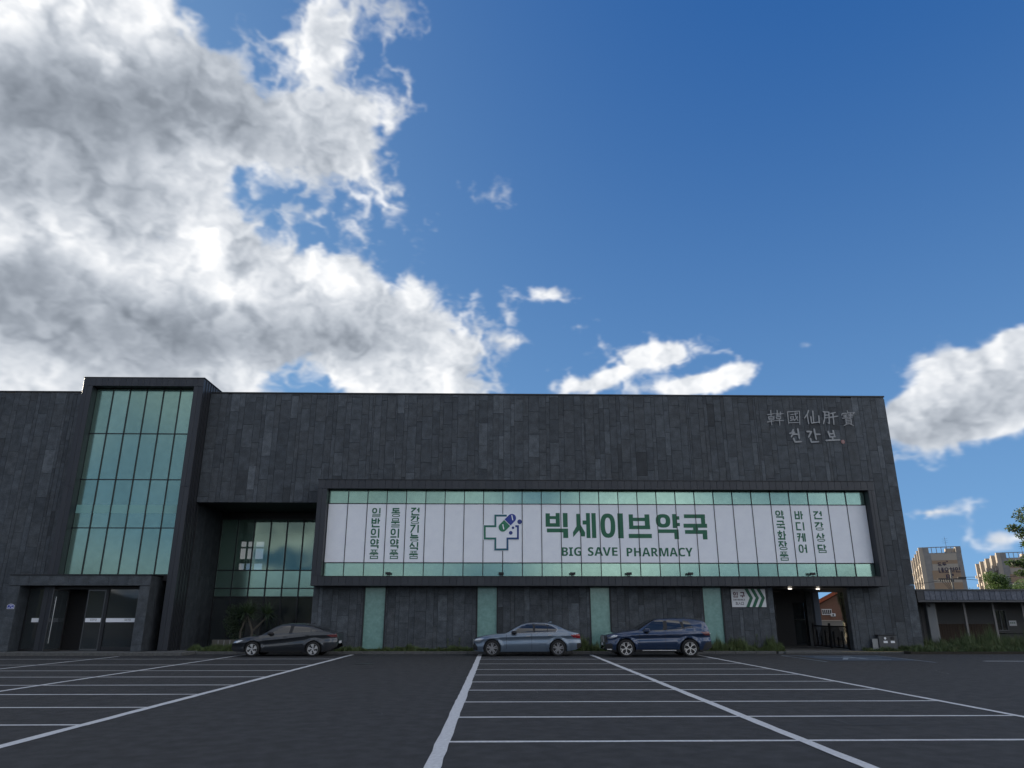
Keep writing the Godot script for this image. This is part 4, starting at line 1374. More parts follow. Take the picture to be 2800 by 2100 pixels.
# The body is a skin over cross sections; each small face goes to the part that it belongs to.
func car_body(C: Node3D, s: Dictionary) -> void:
	var x0: float = s.top[0][0]
	var x1: float = s.top[-1][0]
	var stations := []
	var x := x0
	while x < x1 - 0.001:
		stations.append(x)
		x += 0.025
	stations.append(x1)
	for q in s.seams:
		stations.append(q - 0.006)
		stations.append(q + 0.006)
	stations.sort()
	var n1 := 26      # side below the belt
	var n2 := 16      # side of the greenhouse
	var n3 := 10      # over the top to the middle
	var rows := []
	for sx in stations:
		rows.append(car_section(s, sx, n1, n2, n3))
	var bins := {}
	var wells := [s.front, s.rear]
	var wins := {}
	for k in s.windows:
		wins[k] = pv(s.windows[k])
	var lamps := {}
	for k in s.lamps:
		lamps[k] = pv(s.lamps[k])
	var total := n1 + n2 + n3
	for side in [1.0, -1.0]:
		for i in stations.size() - 1:
			for j in total:
				var a: Vector3 = rows[i][j]
				var b: Vector3 = rows[i + 1][j]
				var c: Vector3 = rows[i + 1][j + 1]
				var d: Vector3 = rows[i][j + 1]
				var m := (a + b + c + d) * 0.25
				var p := Vector2(m.x, m.y)
				var key := "body"
				if j < n1 + n2:
					var cut := false
					for w in wells:
						if Vector2(m.x - w, (m.y - s.wheel_r)).length() < s.arch:
							cut = true
					if cut:
						continue
					for k in lamps:
						if inside(lamps[k], p):
							key = k
					for k in wins:
						if inside(wins[k], p) and j >= n1 - 6:
							key = k
					if key == "body":
						for k in s.doors.size():
							var dr: Array = s.doors[k]
							if p.x > dr[0] and p.x < dr[1] and p.y > dr[2] and p.y < along(s.belt, p.x) + 0.02 and (p.x - s.rear < -s.arch - 0.03 or Vector2(p.x - s.rear, p.y - s.wheel_r).length() > s.arch + 0.05):
								key = "door%d" % k
						for q in s.seams:
							if absf(p.x - q) < 0.0065 and p.y > 0.30 and p.y < along(s.belt, p.x):
								key = "seam"
					if key == "body" and j >= n1 and p.y > along(s.belt, p.x) + 0.01:
						for q in s.pillars:
							if p.x > q[0] and p.x < q[1] and p.y < q[2]:
								key = "sill_trim"
					if key == "body" and p.y < s.sill_dark and j < n1:
						key = "sill_trim"
				else:
					var half: float = absf(m.z) / maxf(0.05, absf(rows[i][n1 + n2].z))
					if m.x > s.screen[0] and m.x < s.screen[1] and half < 0.93:
						key = "windshield"
					elif m.x > s.back[0] and m.x < s.back[1] and half < 0.88:
						key = "rear_window"
				if not bins.has(key):
					bins[key] = {1.0: start(), -1.0: start()}
					for z in [1.0, -1.0]:
						bins[key][z].set_smooth_group(0)
				var st: SurfaceTool = bins[key][side]
				var f := Vector3(1, 1, side)
				fquad(st, a * f, b * f, c * f, d * f, Vector3(0, 0.15, side) if j < n1 + n2 else Vector3(0, 1, 0))
	# ends
	for e in [0, stations.size() - 1]:
		var st: SurfaceTool = bins["body"][1.0]
		var mid := Vector3(stations[e], (rows[e][0].y + rows[e][total].y) * 0.5, 0)
		for side in [1.0, -1.0]:
			var f := Vector3(1, 1, side)
			for j in total:
				ftri(st, mid, rows[e][j] * f, rows[e][j + 1] * f, Vector3(-1 if e == 0 else 1, 0, 0))
	# underside
	var un := start()
	sbox(un, x0 + 0.35, x1 - 0.40, 0.20, 0.30, -s.half + 0.22, s.half - 0.22)
	for w in wells:
		sbox(un, w - 0.40, w + 0.40, 0.30, 0.72, -s.half + 0.26, s.half - 0.26)
	part(C, "underbody", done(un), M.black)
	var body: Node3D = null
	var names := bins.keys()
	names.erase("body")
	names.push_front("body")
	var made := {}
	for key in names:
		for side in [1.0, -1.0]:
			var st: SurfaceTool = bins[key][side]
			if key == "body" and side > 0.0:
				continue
			if key == "body" or key == "windshield" or key == "rear_window" or key == "sill_trim" or key == "seam":
				if side > 0.0:
					continue
				var both := SurfaceTool.new()
				both.begin(Mesh.PRIMITIVE_TRIANGLES)
				both.append_from(done2(bins[key][1.0]), 0, Transform3D())
				both.append_from(done2(st), 0, Transform3D())
				var mm: Material = s.paint
				var nm := "body"
				match key:
					"windshield", "rear_window":
						mm = s.glass
						nm = key
					"sill_trim":
						mm = s.trim
						nm = "black_trim"
					"seam":
						mm = M.black
						nm = "door_gap"
				var o := part(C, nm, both.commit(), mm)
				if key == "body":
					body = o
				continue
			var mesh := done2(st)
			if mesh == null:
				continue
			var nm2 := "side_window"
			var m2: Material = s.glass
			if key.begins_with("door"):
				nm2 = "door"
				m2 = s.paint
			elif s.lamps.has(key):
				nm2 = {"head": "headlight", "tail": "taillight", "grille": "grille", "intake": "air_intake", "diffuser": "rear_bumper_trim"}.get(key, key)
				m2 = s.lamp_mats[key]
			made[key + str(side)] = part(C, nm2, mesh, m2)
	# mirrors, handles, plate, wheels
	for side in [1.0, -1.0]:
		var mr: Array = s.mirror
		var mo := part(C, "side_mirror", cbox(mr[2], mr[3], 0.20, 0.04), s.mirror_mat, Vector3(mr[0], mr[1], side * (s.half + 0.02)))
		bx(mo, "mirror_stalk", -0.02, 0.05, -mr[3] * 0.5 - 0.05, -mr[3] * 0.5 + 0.01, -side * 0.14, -side * 0.02, M.black)
		for k in s.handles.size():
			var hd: Array = s.handles[k]
			var host: Node = made.get("door%d" % k + str(side), C)
			part(host, "door_handle", cbox(0.20, 0.030, 0.03, 0.010), s.handle_mat, Vector3(hd[0], hd[1], side * (car_width(s, hd[0], hd[1]) + 0.008)))
	if s.has("plate"):
		part(C, "number_plate", cbox(0.012, 0.11, 0.50, 0.003), M.white, Vector3(s.plate[0], s.plate[1], 0))
	if s.has("plate_front"):
		part(C, "number_plate", cbox(0.012, 0.11, 0.50, 0.003), M.white, Vector3(s.plate_front[0], s.plate_front[1], 0))
	if s.has("chrome"):
		for side in [1.0, -1.0]:
			var ct := start()
			var ch: Array = s.chrome
			for i in ch.size() - 1:
				var a := Vector3(ch[i][0], ch[i][1], side * (car_width(s, ch[i][0], ch[i][1]) + 0.004))
				var b := Vector3(ch[i + 1][0], ch[i + 1][1], side * (car_width(s, ch[i + 1][0], ch[i + 1][1]) + 0.004))
				bar(ct, a, b, 0.011, 0.011, 6)
			part(C, "window_trim", done(ct), M.steel)
	var fin := start()
	sbox(fin, s.fin[0], s.fin[0] + 0.16, s.fin[1], s.fin[1] + 0.03, -0.02, 0.02)
	sbox(fin, s.fin[0] + 0.07, s.fin[0] + 0.17, s.fin[1] + 0.02, s.fin[1] + 0.065, -0.012, 0.012)
	part(C, "roof_antenna", done(fin), s.paint)
	for side in [1.0, -1.0]:
		for w in wells:
			car_wheel(C, s, Vector3(w, s.wheel_r, side * (s.half - 0.035)), side)

func done2(st: SurfaceTool) -> Mesh:
	st.index()
	st.generate_normals()
	return st.commit()

# half width of the body at a point of its side view
func car_width(s: Dictionary, x: float, y: float) -> float:
	var x0: float = s.top[0][0]
	var x1: float = s.top[-1][0]
	var w: float = s.half
	var ef := clampf((x - x0) / s.nose, 0.0, 1.0)
	var er := clampf((x1 - x) / s.tail_len, 0.0, 1.0)
	w *= (1.0 - s.nose_in * pow(1.0 - ef, 2.2)) * (1.0 - s.tail_in * pow(1.0 - er, 2.2))
	var belt := along(s.belt, x)
	if y <= belt:
		var t := clampf((y - 0.18) / (belt - 0.18), 0.0, 1.0)
		# tucked in at the sill, fullest below the belt, a crease along the doors
		w -= 0.075 * pow(1.0 - t, 2.0) + 0.055 * pow(t, 3.0)
		var cr := along(s.crease, x)
		w += 0.020 * exp(-pow((y - cr) / 0.055, 2.0)) - 0.020 * exp(-pow((y - cr + 0.17) / 0.10, 2.0))
		# flared arches
		for q in [s.front, s.rear]:
			var dd := Vector2(x - q, y - s.wheel_r).length()
			w += 0.022 * exp(-pow((dd - s.arch - 0.03) / 0.07, 2.0))
		return w
	var g := clampf((y - belt) / (s.roof_y - belt), 0.0, 1.0)
	return w - 0.055 - (s.tumble * g + 0.06 * g * g)

func car_section(s: Dictionary, x: float, n1: int, n2: int, n3: int) -> Array:
	var yb := soft(s.bottom, x, 0.08)
	var yt := soft(s.top, x, 0.05)
	if x - s.top[0][0] < 0.06 or s.top[-1][0] - x < 0.06:
		yt = along(s.top, x)
	var belt := minf(along(s.belt, x), yt - 0.045)
	belt = maxf(belt, yb + 0.05)
	var out := []
	for j in n1:
		var y := lerpf(yb, belt, float(j) / n1)
		out.append(Vector3(x, y, car_width(s, x, y)))
	var wb := car_width(s, x, belt)
	var edge := yt - minf(0.05, (yt - belt) * 0.5)
	var we := minf(wb - 0.03, car_width(s, x, edge) if edge > along(s.belt, x) else wb - 0.04)
	for j in n2:
		var t := float(j) / n2
		var y := lerpf(belt, edge, t)
		var ww := wb
		if y > along(s.belt, x):
			ww = minf(wb, car_width(s, x, y))
			ww = lerpf(wb, ww, minf(1.0, t * 5.0))
		else:
			ww = lerpf(wb, we, t)
		out.append(Vector3(x, y, ww))
	for j in n3 + 1:
		var t := float(j) / n3
		var a := t * PI * 0.5
		out.append(Vector3(x, edge + (yt - edge) * sin(minf(PI * 0.5, a * 1.6)), we * cos(a) if t < 1.0 else 0.0))
	return out

func car_wheel(C: Node3D, s: Dictionary, at: Vector3, side: float) -> void:
	var r: float = s.wheel_r
	var W := part(C, "wheel", wheel_ring(r, r * 0.70, 0.11), M.rubber, at)
	if side < 0.0:
		W.rotation.y = PI
	var disc := CylinderMesh.new()
	disc.top_radius = r * 0.70; disc.bottom_radius = r * 0.70; disc.height = 0.02; disc.radial_segments = 32
	var dk := part(W, "wheel_disc", disc, M.black, Vector3(0, 0, 0.035))
	dk.rotation.x = PI / 2
	part(W, "rim", wheel_ring(r * 0.73, r * 0.665, 0.075, 0.108), s.rim_mat)
	var hub := CylinderMesh.new()
	hub.top_radius = r * 0.10; hub.bottom_radius = r * 0.12; hub.height = 0.03; hub.radial_segments = 16
	part(W, "hub_cap", hub, s.rim_mat, Vector3(0, 0, 0.085)).rotation.x = PI / 2
	var R := r * 0.68
	for k in 5:
		var a: float = TAU * k / 5.0 + s.rim_turn
		var st := start()
		match s.rim:
			"pinwheel":
				# a bent blade with a triangular tip
				for q in [[0.10, 0.0, 0.98, -0.10, 0.035], [0.98, -0.10, 0.72, 0.36, 0.06], [0.72, 0.36, 0.50, -0.02, 0.045]]:
					spoke(st, R, a, q)
			"double":
				for e in [-1.0, 1.0]:
					spoke(st, R, a, [0.12, 0.05 * e, 1.0, 0.20 * e, 0.042])
			_:
				spoke(st, R, a, [0.12, 0.0, 0.62, 0.0, 0.030])
				for e in [-1.0, 1.0]:
					spoke(st, R, a, [0.60, 0.0, 1.0, 0.30 * e, 0.032])
		part(W, "spoke", done(st), s.rim_mat)

func spoke(st: SurfaceTool, R: float, a: float, q: Array) -> void:
	var u := Vector2(cos(a), sin(a))
	var v := Vector2(-sin(a), cos(a))
	var p: Vector2 = (u * q[0] + v * q[1]) * R
	var e: Vector2 = (u * q[2] + v * q[3]) * R
	var d := (e - p).normalized()
	var n: Vector2 = Vector2(-d.y, d.x) * q[4] * 0.5
	plate(st, PackedVector2Array([p - n * 1.15, e - n, e + n, p + n * 1.15]), 0.05, 0.09 + 0.001 * (lift % 7))
	lift += 1

# a ring with rounded shoulders about the z axis; z0 is its outer face
func wheel_ring(r0: float, r1: float, face: float, front := -1.0) -> Mesh:
	var st := start()
	st.set_smooth_group(0)
	var n := 36
	var prof := []
	if front < 0.0:
		prof = [Vector2(r1, face - 0.03), Vector2(r1 + 0.012, face), Vector2(r0 - 0.03, face), Vector2(r0 - 0.008, face - 0.02), Vector2(r0, face - 0.05), Vector2(r0, -0.09), Vector2(r0 - 0.03, -0.12)]
	else:
		prof = [Vector2(r1, face - 0.03), Vector2(r1 + 0.004, front - 0.012), Vector2(r0 - 0.006, front), Vector2(r0, front - 0.01)]
	for i in n:
		var a := TAU * i / n
		var b := TAU * (i + 1) / n
		for k in prof.size() - 1:
			var p: Vector2 = prof[k]
			var q: Vector2 = prof[k + 1]
			var out := Vector3(cos(a), sin(a), 0) * (p.y - q.y) + Vector3(0, 0, q.x - p.x)
			fquad(st, Vector3(cos(a) * p.x, sin(a) * p.x, p.y), Vector3(cos(b) * p.x, sin(b) * p.x, p.y), Vector3(cos(b) * q.x, sin(b) * q.x, q.y), Vector3(cos(a) * q.x, sin(a) * q.x, q.y), out)
	return done2(st)

func car_paint(r: float, g: float, b: float) -> StandardMaterial3D:
	var m := mat(r, g, b, 0.32, 0.55)
	m.clearcoat_enabled = true
	m.clearcoat = 1.0
	m.clearcoat_roughness = 0.03
	return m

func cars() -> void:
	var tint := mat(0.012, 0.013, 0.015, 0.03, 0.0)
	tint.metallic_specular = 0.9
	var lens := mat(0.55, 0.57, 0.60, 0.12, 0.6)
	var red := mat(0.10, 0.010, 0.012, 0.15)
	red.clearcoat_enabled = true
	var silver := mat(0.55, 0.54, 0.53, 0.3, 0.8)
	var greyrim := mat(0.22, 0.22, 0.23, 0.35, 0.8)
	# dark grey fastback saloon
	var a := {"half": 0.90, "wheel_r": 0.318, "front": -1.36, "rear": 1.36, "arch": 0.375, "roof_y": 1.43, "nose": 0.75, "tail_len": 0.60, "nose_in": 0.22, "tail_in": 0.14, "tumble": 0.13,
		"top": [[-2.36, 0.42], [-2.35, 0.56], [-2.28, 0.66], [-2.06, 0.77], [-1.71, 0.855], [-1.13, 0.90], [-0.78, 1.09], [-0.47, 1.28], [-0.16, 1.385], [0.22, 1.425], [0.74, 1.415], [1.14, 1.34], [1.54, 1.22], [1.94, 1.08], [2.20, 1.02], [2.34, 1.02], [2.38, 0.90]],
		"bottom": [[-2.36, 0.30], [-2.25, 0.22], [-1.7, 0.19], [1.8, 0.20], [2.1, 0.27], [2.38, 0.42]],
		"belt": [[-2.4, 0.60], [-1.7, 0.80], [-0.9, 0.90], [-0.55, 0.93], [0.3, 0.97], [1.2, 1.02], [1.8, 1.03], [2.4, 0.98]],
		"crease": [[-2.4, 0.55], [-1.0, 0.68], [0.0, 0.77], [1.25, 0.91], [2.4, 0.95]],
		"windows": {"w1": [[-0.62, 0.95], [-0.28, 1.18], [0.06, 1.31], [0.26, 1.33], [0.21, 0.98]], "w2": [[0.36, 1.0], [0.41, 1.335], [0.87, 1.31], [1.16, 1.21], [1.17, 1.04]], "w3": [[1.22, 1.05], [1.22, 1.18], [1.56, 1.08]]},
		"lamps": {"head": [[-2.33, 0.60], [-2.05, 0.68], [-1.80, 0.70], [-2.08, 0.585]], "intake": [[-2.36, 0.30], [-2.36, 0.50], [-2.10, 0.42], [-2.05, 0.28]], "tail": [[1.92, 0.93], [2.38, 0.97], [2.38, 0.84], [2.10, 0.83]], "diffuser": [[2.05, 0.42], [2.38, 0.60], [2.38, 0.40], [2.0, 0.24], [1.85, 0.28]]},
		"doors": [[-0.92, 0.25, 0.27], [0.262, 1.28, 0.27]], "seams": [-0.92, 0.256], "handles": [[0.05, 0.845], [1.05, 0.90]], "mirror": [-0.60, 0.985, 0.24, 0.13], "screen": [-1.02, -0.20], "back": [1.20, 1.98],
		"plate": [2.385, 0.60], "fin": [1.02, 1.385], "rim": "pinwheel", "rim_turn": 0.3, "sill_dark": 0.25, "pillars": [[0.20, 0.42, 1.335]]}
	a.paint = car_paint(0.024, 0.028, 0.034)
	a.glass = tint; a.trim = M.black; a.mirror_mat = M.black; a.handle_mat = a.paint; a.rim_mat = silver
	a.lamp_mats = {"head": lens, "intake": M.black, "tail": red, "diffuser": M.dark_metal}
	var A := thing("parked_car", "dark grey fastback sedan with bladed silver wheels parked by the recess", "car", Vector3(-9.62, 0, -35.75), 0.0, "cars parked along the building")
	car_body(A, a)
	# blue grey saloon with bright window trim
	var b := {"half": 0.925, "wheel_r": 0.345, "front": -1.50, "rear": 1.50, "arch": 0.40, "roof_y": 1.47, "nose": 0.80, "tail_len": 0.60, "nose_in": 0.22, "tail_in": 0.14, "tumble": 0.13,
		"top": [[-2.36, 0.45], [-2.36, 0.60], [-2.31, 0.72], [-2.20, 0.80], [-1.89, 0.895], [-1.47, 0.955], [-0.92, 1.00], [-0.63, 1.14], [-0.42, 1.265], [-0.16, 1.385], [0.16, 1.45], [0.5, 1.47], [1.03, 1.455], [1.42, 1.37], [1.86, 1.18], [2.18, 1.06], [2.48, 1.01], [2.53, 0.93], [2.57, 0.60]],
		"bottom": [[-2.36, 0.28], [-2.2, 0.21], [-1.7, 0.19], [1.8, 0.21], [2.3, 0.27], [2.57, 0.42]],
		"belt": [[-2.4, 0.68], [-1.7, 0.86], [-0.8, 0.95], [0.4, 0.99], [1.4, 1.03], [2.0, 1.03], [2.6, 0.95]],
		"crease": [[-2.4, 0.68], [-1.3, 0.82], [0.3, 0.87], [2.1, 0.90], [2.6, 0.88]],
		"windows": {"w1": [[-0.56, 0.98], [-0.43, 1.11], [-0.16, 1.28], [0.14, 1.37], [0.38, 1.395], [0.36, 1.01]], "w2": [[0.46, 1.015], [0.47, 1.395], [0.86, 1.38], [1.02, 1.36], [1.02, 1.03]], "w3": [[1.05, 1.035], [1.05, 1.35], [1.24, 1.29], [1.46, 1.16], [1.40, 1.05]]},
		"lamps": {"head": [[-2.34, 0.72], [-2.10, 0.77], [-1.84, 0.78], [-2.08, 0.62], [-2.30, 0.64]], "intake": [[-2.36, 0.28], [-2.36, 0.58], [-2.26, 0.56], [-2.16, 0.40], [-2.16, 0.26]], "tail": [[2.08, 0.92], [2.52, 0.96], [2.55, 0.76], [2.22, 0.80]], "diffuser": [[2.36, 0.56], [2.57, 0.58], [2.57, 0.40], [2.36, 0.32]]},
		"doors": [[-0.84, 0.30, 0.27], [0.312, 1.36, 0.27]], "seams": [-0.846, 0.306], "handles": [[0.14, 0.865], [1.14, 0.905]], "mirror": [-0.50, 1.03, 0.24, 0.13], "screen": [-0.86, -0.18], "back": [1.40, 2.10],
		"fin": [1.12, 1.44], "rim": "double", "rim_turn": 0.25, "sill_dark": 0.20, "pillars": [[0.35, 0.48, 1.40], [1.0, 1.06, 1.37]],
		"chrome": [[-0.70, 0.955], [-0.46, 1.15], [-0.18, 1.32], [0.10, 1.40], [0.43, 1.425], [0.90, 1.41], [1.26, 1.31], [1.46, 1.20], [1.50, 1.14], [1.43, 1.04], [0.40, 1.0], [-0.66, 0.955]]}
	b.paint = car_paint(0.125, 0.165, 0.215)
	b.glass = tint; b.trim = M.black; b.mirror_mat = M.dark_metal; b.handle_mat = silver; b.rim_mat = greyrim
	b.lamp_mats = {"head": lens, "intake": M.black, "tail": mat(0.20, 0.010, 0.014, 0.15), "diffuser": M.black}
	var B := thing("parked_car", "light blue grey sedan with bright chrome window trim parked by the narrow windows", "car", Vector3(1.30, 0, -35.82), 0.0, "cars parked along the building")
	car_body(B, b)
	# deep blue sport utility car
	var c := {"half": 0.955, "wheel_r": 0.37, "front": -1.43, "rear": 1.43, "arch": 0.435, "roof_y": 1.66, "nose": 0.60, "tail_len": 0.50, "nose_in": 0.16, "tail_in": 0.12, "tumble": 0.14,
		"top": [[-2.34, 0.60], [-2.33, 0.88], [-2.26, 0.95], [-2.10, 0.985], [-1.78, 1.05], [-1.05, 1.145], [-0.82, 1.17], [-0.41, 1.42], [-0.17, 1.55], [0.12, 1.635], [0.9, 1.66], [1.55, 1.64], [2.05, 1.57], [2.24, 1.51], [2.33, 1.30], [2.40, 1.10], [2.42, 0.80], [2.46, 0.55]],
		"bottom": [[-2.34, 0.34], [-2.2, 0.25], [-1.7, 0.22], [1.8, 0.22], [2.2, 0.28], [2.46, 0.42]],
		"belt": [[-2.4, 0.82], [-1.7, 0.97], [-0.8, 1.07], [0.3, 1.09], [1.2, 1.16], [1.7, 1.22], [2.5, 1.10]],
		"crease": [[-2.4, 0.85], [-1.2, 0.92], [0.0, 0.95], [1.2, 0.97], [2.4, 1.0]],
		"windows": {"w1": [[-0.70, 1.09], [-0.47, 1.28], [-0.20, 1.48], [-0.02, 1.54], [0.33, 1.56], [0.28, 1.10]], "w2": [[0.46, 1.11], [0.50, 1.56], [1.04, 1.555], [1.17, 1.165]], "w3": [[1.26, 1.18], [1.20, 1.545], [1.46, 1.52], [1.66, 1.24]]},
		"lamps": {"head": [[-2.22, 0.80], [-2.02, 0.90], [-1.78, 0.93], [-1.86, 0.83], [-2.10, 0.79]], "grille": [[-2.34, 0.58], [-2.34, 0.90], [-2.24, 0.90], [-2.22, 0.60]], "intake": [[-2.34, 0.34], [-2.34, 0.56], [-2.05, 0.58], [-2.0, 0.36], [-2.1, 0.27]], "tail": [[1.98, 1.06], [2.40, 1.08], [2.42, 0.90], [2.14, 0.93]], "diffuser": [[2.18, 0.62], [2.46, 0.66], [2.46, 0.40], [2.0, 0.26], [2.0, 0.34]]},
		"doors": [[-0.80, 0.36, 0.32], [0.372, 1.28, 0.32]], "seams": [-0.806, 0.366], "handles": [[0.10, 0.895], [1.08, 0.935]], "mirror": [-0.46, 1.13, 0.26, 0.17], "screen": [-0.84, -0.10], "back": [2.10, 2.34],
		"plate_front": [-2.36, 0.54], "fin": [1.35, 1.61], "rim": "y", "rim_turn": -0.3, "sill_dark": 0.31, "pillars": [[0.27, 0.50, 1.54], [1.03, 1.28, 1.50]]}
	c.paint = car_paint(0.009, 0.026, 0.070)
	c.glass = tint; c.trim = M.black; c.mirror_mat = c.paint; c.handle_mat = c.paint; c.rim_mat = silver
	c.lamp_mats = {"head": lens, "grille": M.black, "intake": M.black, "tail": red, "diffuser": M.black}
	var D := thing("parked_car", "deep blue sport utility car with tall grille parked near the passage", "car", Vector3(7.20, 0, -35.12), 0.0, "cars parked along the building")
	car_body(D, c)
	for side in [-1.0, 1.0]:
		bx(D, "kidney_frame", -2.375, -2.34, 0.60, 0.88, side * 0.24 - 0.20, side * 0.24 + 0.20, M.steel, 0.015)
		bx(D, "sill_strip", -0.70, 0.82, 0.265, 0.295, side * 0.905 - 0.02, side * 0.905 + 0.02, silver, 0.006)
		bx(D, "bumper_strip", -2.26, -1.98, 0.30, 0.345, side * 0.84 - 0.03, side * 0.84 + 0.03, silver, 0.006)
		bx(D, "light_bar", 2.18, 2.43, 0.985, 1.005, side * 0.80 - 0.04, side * 0.80 + 0.04, M.white, 0.004)
	for side in [-1.0, 1.0]:
		var br := part(B, "kidney_frame", cbox(0.03, 0.22, 0.38, 0.012), M.steel, Vector3(-2.365, 0.60, side * 0.22))

# ---------------------------------------------------------------- low pavilion on the right
func pavilion() -> void:
	var P := thing("garden_pavilion", "low open pavilion with weathered zinc fascia and slim posts beside the main building", "pavilion", Vector3(23, 0, -40.5))
	var st := start()
	sbox(st, -0.15, 18.0, 2.56, 3.05, -5.0, -0.03)
	var roof := part(P, "roof", done(st), M.dark_metal)
	bx(roof, "cap", -0.25, 18.0, 3.055, 3.14, -5.0, 0.04, mat(0.055, 0.06, 0.068, 0.5, 0.3), 0.006)
	bx(roof, "gutter", -0.20, 18.0, 2.46, 2.555, -0.2, 0.05, mat(0.075, 0.078, 0.085, 0.55, 0.3), 0.01)
	var zn := []
	for k in 3:
		zn.append(tri(mat(0.14 + 0.03 * k, 0.16 + 0.03 * k, 0.205 + 0.033 * k, 0.55, 0.2), grain(90 + k, 0.03, 0.12, 0.5, Color(0.45, 0.47, 0.5), Color(1, 1, 1), 256), 0.9))
	for i in 56:
		bx(roof, "zinc_panel", 0.22 + i * 0.30, 0.22 + i * 0.30 + 0.285, 2.575, 3.045, -0.03, rng.randf_range(-0.004, 0.006), zn[rng.randi() % 3], 0.006)
	bx(roof, "end_panel", -0.18, 0.20, 2.575, 3.045, -0.03, -0.005, M.clad[1])
	# wide column and slim posts
	bx(P, "column", 0.72, 1.16, 0.1, 2.46, -1.2, -0.85, mat(0.17, 0.18, 0.19, 0.7), 0.015)
	bx(P, "post", 1.18, 1.28, 0.1, 2.46, -1.05, -0.95, mat(0.21, 0.21, 0.21, 0.7), 0.008)
	for x in [2.88, 4.50, 6.17, 7.8, 9.5]:
		bx(P, "post", x - 0.06, x + 0.06, 0.1, 2.46, -1.06, -0.94, mat(0.20, 0.19, 0.185, 0.7), 0.008)
	var lm := start()
	bar(lm, Vector3(0.83, 2.36, -0.83), Vector3(0.83, 2.30, -0.72), 0.05, 0.09, 12)
	bar(lm, Vector3(0.83, 2.30, -0.72), Vector3(0.83, 2.22, -0.70), 0.09, 0.05, 12)
	part(P, "wall_lamp", done(lm), mat(0.16, 0.16, 0.16, 0.4, 0.4))
	bx(P, "rear_wall", 0.3, 18.0, 0.1, 2.55, -3.2, -3.0, mat(0.10, 0.10, 0.10, 0.85))
	bx(P, "side_wall", -0.1, 0.5, 0.1, 2.5, -3.0, -1.1, M.stone_dark)
	var brown := tri(mat(0.085, 0.058, 0.042, 0.85), grain(95, 0.05, 0.3, 0.5, Color(0.6, 0.58, 0.55), Color(1, 1, 1), 256), 1.2)
	for x in [2.2, 3.92]:
		for k in 10:
			bx(P, "board", x + k * 0.152, x + k * 0.152 + 0.146, 0.15, 1.32 + rng.randf_range(-0.01, 0.01), -2.55, -2.52, brown, 0.004)
	var fr := start()
	for v in [5.82, 6.12, 6.45]:
		sbox(fr, v, v + 0.05, 0.98, 2.06, -2.99, -2.93)
	sbox(fr, 5.80, 6.52, 0.93, 0.99, -2.99, -2.92)
	sbox(fr, 5.80, 6.52, 2.05, 2.10, -2.99, -2.92)
	var wf := part(P, "window_frame", done(fr), mat(0.11, 0.115, 0.12, 0.5))
	bx(wf, "pane", 5.86, 6.46, 0.99, 2.05, -2.985, -2.965, M.dark_glass)
	bx(P, "notice", 6.62, 7.04, 1.21, 1.50, -2.99, -2.97, M.white)
	var nl := start()
	for k in 3:
		sbox(nl, 6.67 + k * 0.11, 6.74 + k * 0.11, 1.34, 1.40, -2.97, -2.966)
	part(P, "notice_lettering", done(nl), M.green)
	# a table and two chairs in the shade under the roof
	var T := thing("garden_table", "dark metal garden table standing in the shade of the pavilion", "table", Vector3(28.9, 0.1, -42.4))
	bx(T, "table_top", -0.55, 0.55, 0.70, 0.74, -0.35, 0.35, M.dark_metal, 0.01)
	for s in [-1.0, 1.0]:
		for q in [-1.0, 1.0]:
			var lg := start()
			bar(lg, Vector3(0.48 * s, 0.0, 0.28 * q), Vector3(0.30 * s, 0.70, 0.2 * q), 0.018)
			part(T, "leg", done(lg), mat(0.09, 0.09, 0.095, 0.5, 0.5))
	var ch := thing("garden_chair", "dark metal garden chair at the pavilion table", "chair", Vector3(29.9, 0.1, -42.2), 0.4, "chairs under the pavilion")
	bx(ch, "seat", -0.22, 0.22, 0.42, 0.45, -0.22, 0.22, M.dark_metal, 0.008)
	bx(ch, "backrest", -0.22, 0.22, 0.60, 0.86, -0.24, -0.21, M.dark_metal, 0.008)
	for s in [-1.0, 1.0]:
		bx(ch, "leg", 0.19 * s - 0.015, 0.19 * s + 0.015, 0.0, 0.42, 0.17, 0.20, M.dark_metal)
		bx(ch, "leg", 0.19 * s - 0.015, 0.19 * s + 0.015, 0.0, 0.62, -0.235, -0.205, M.dark_metal)
	copy_of(ch, Vector3(30.9, 0.1, -42.4))

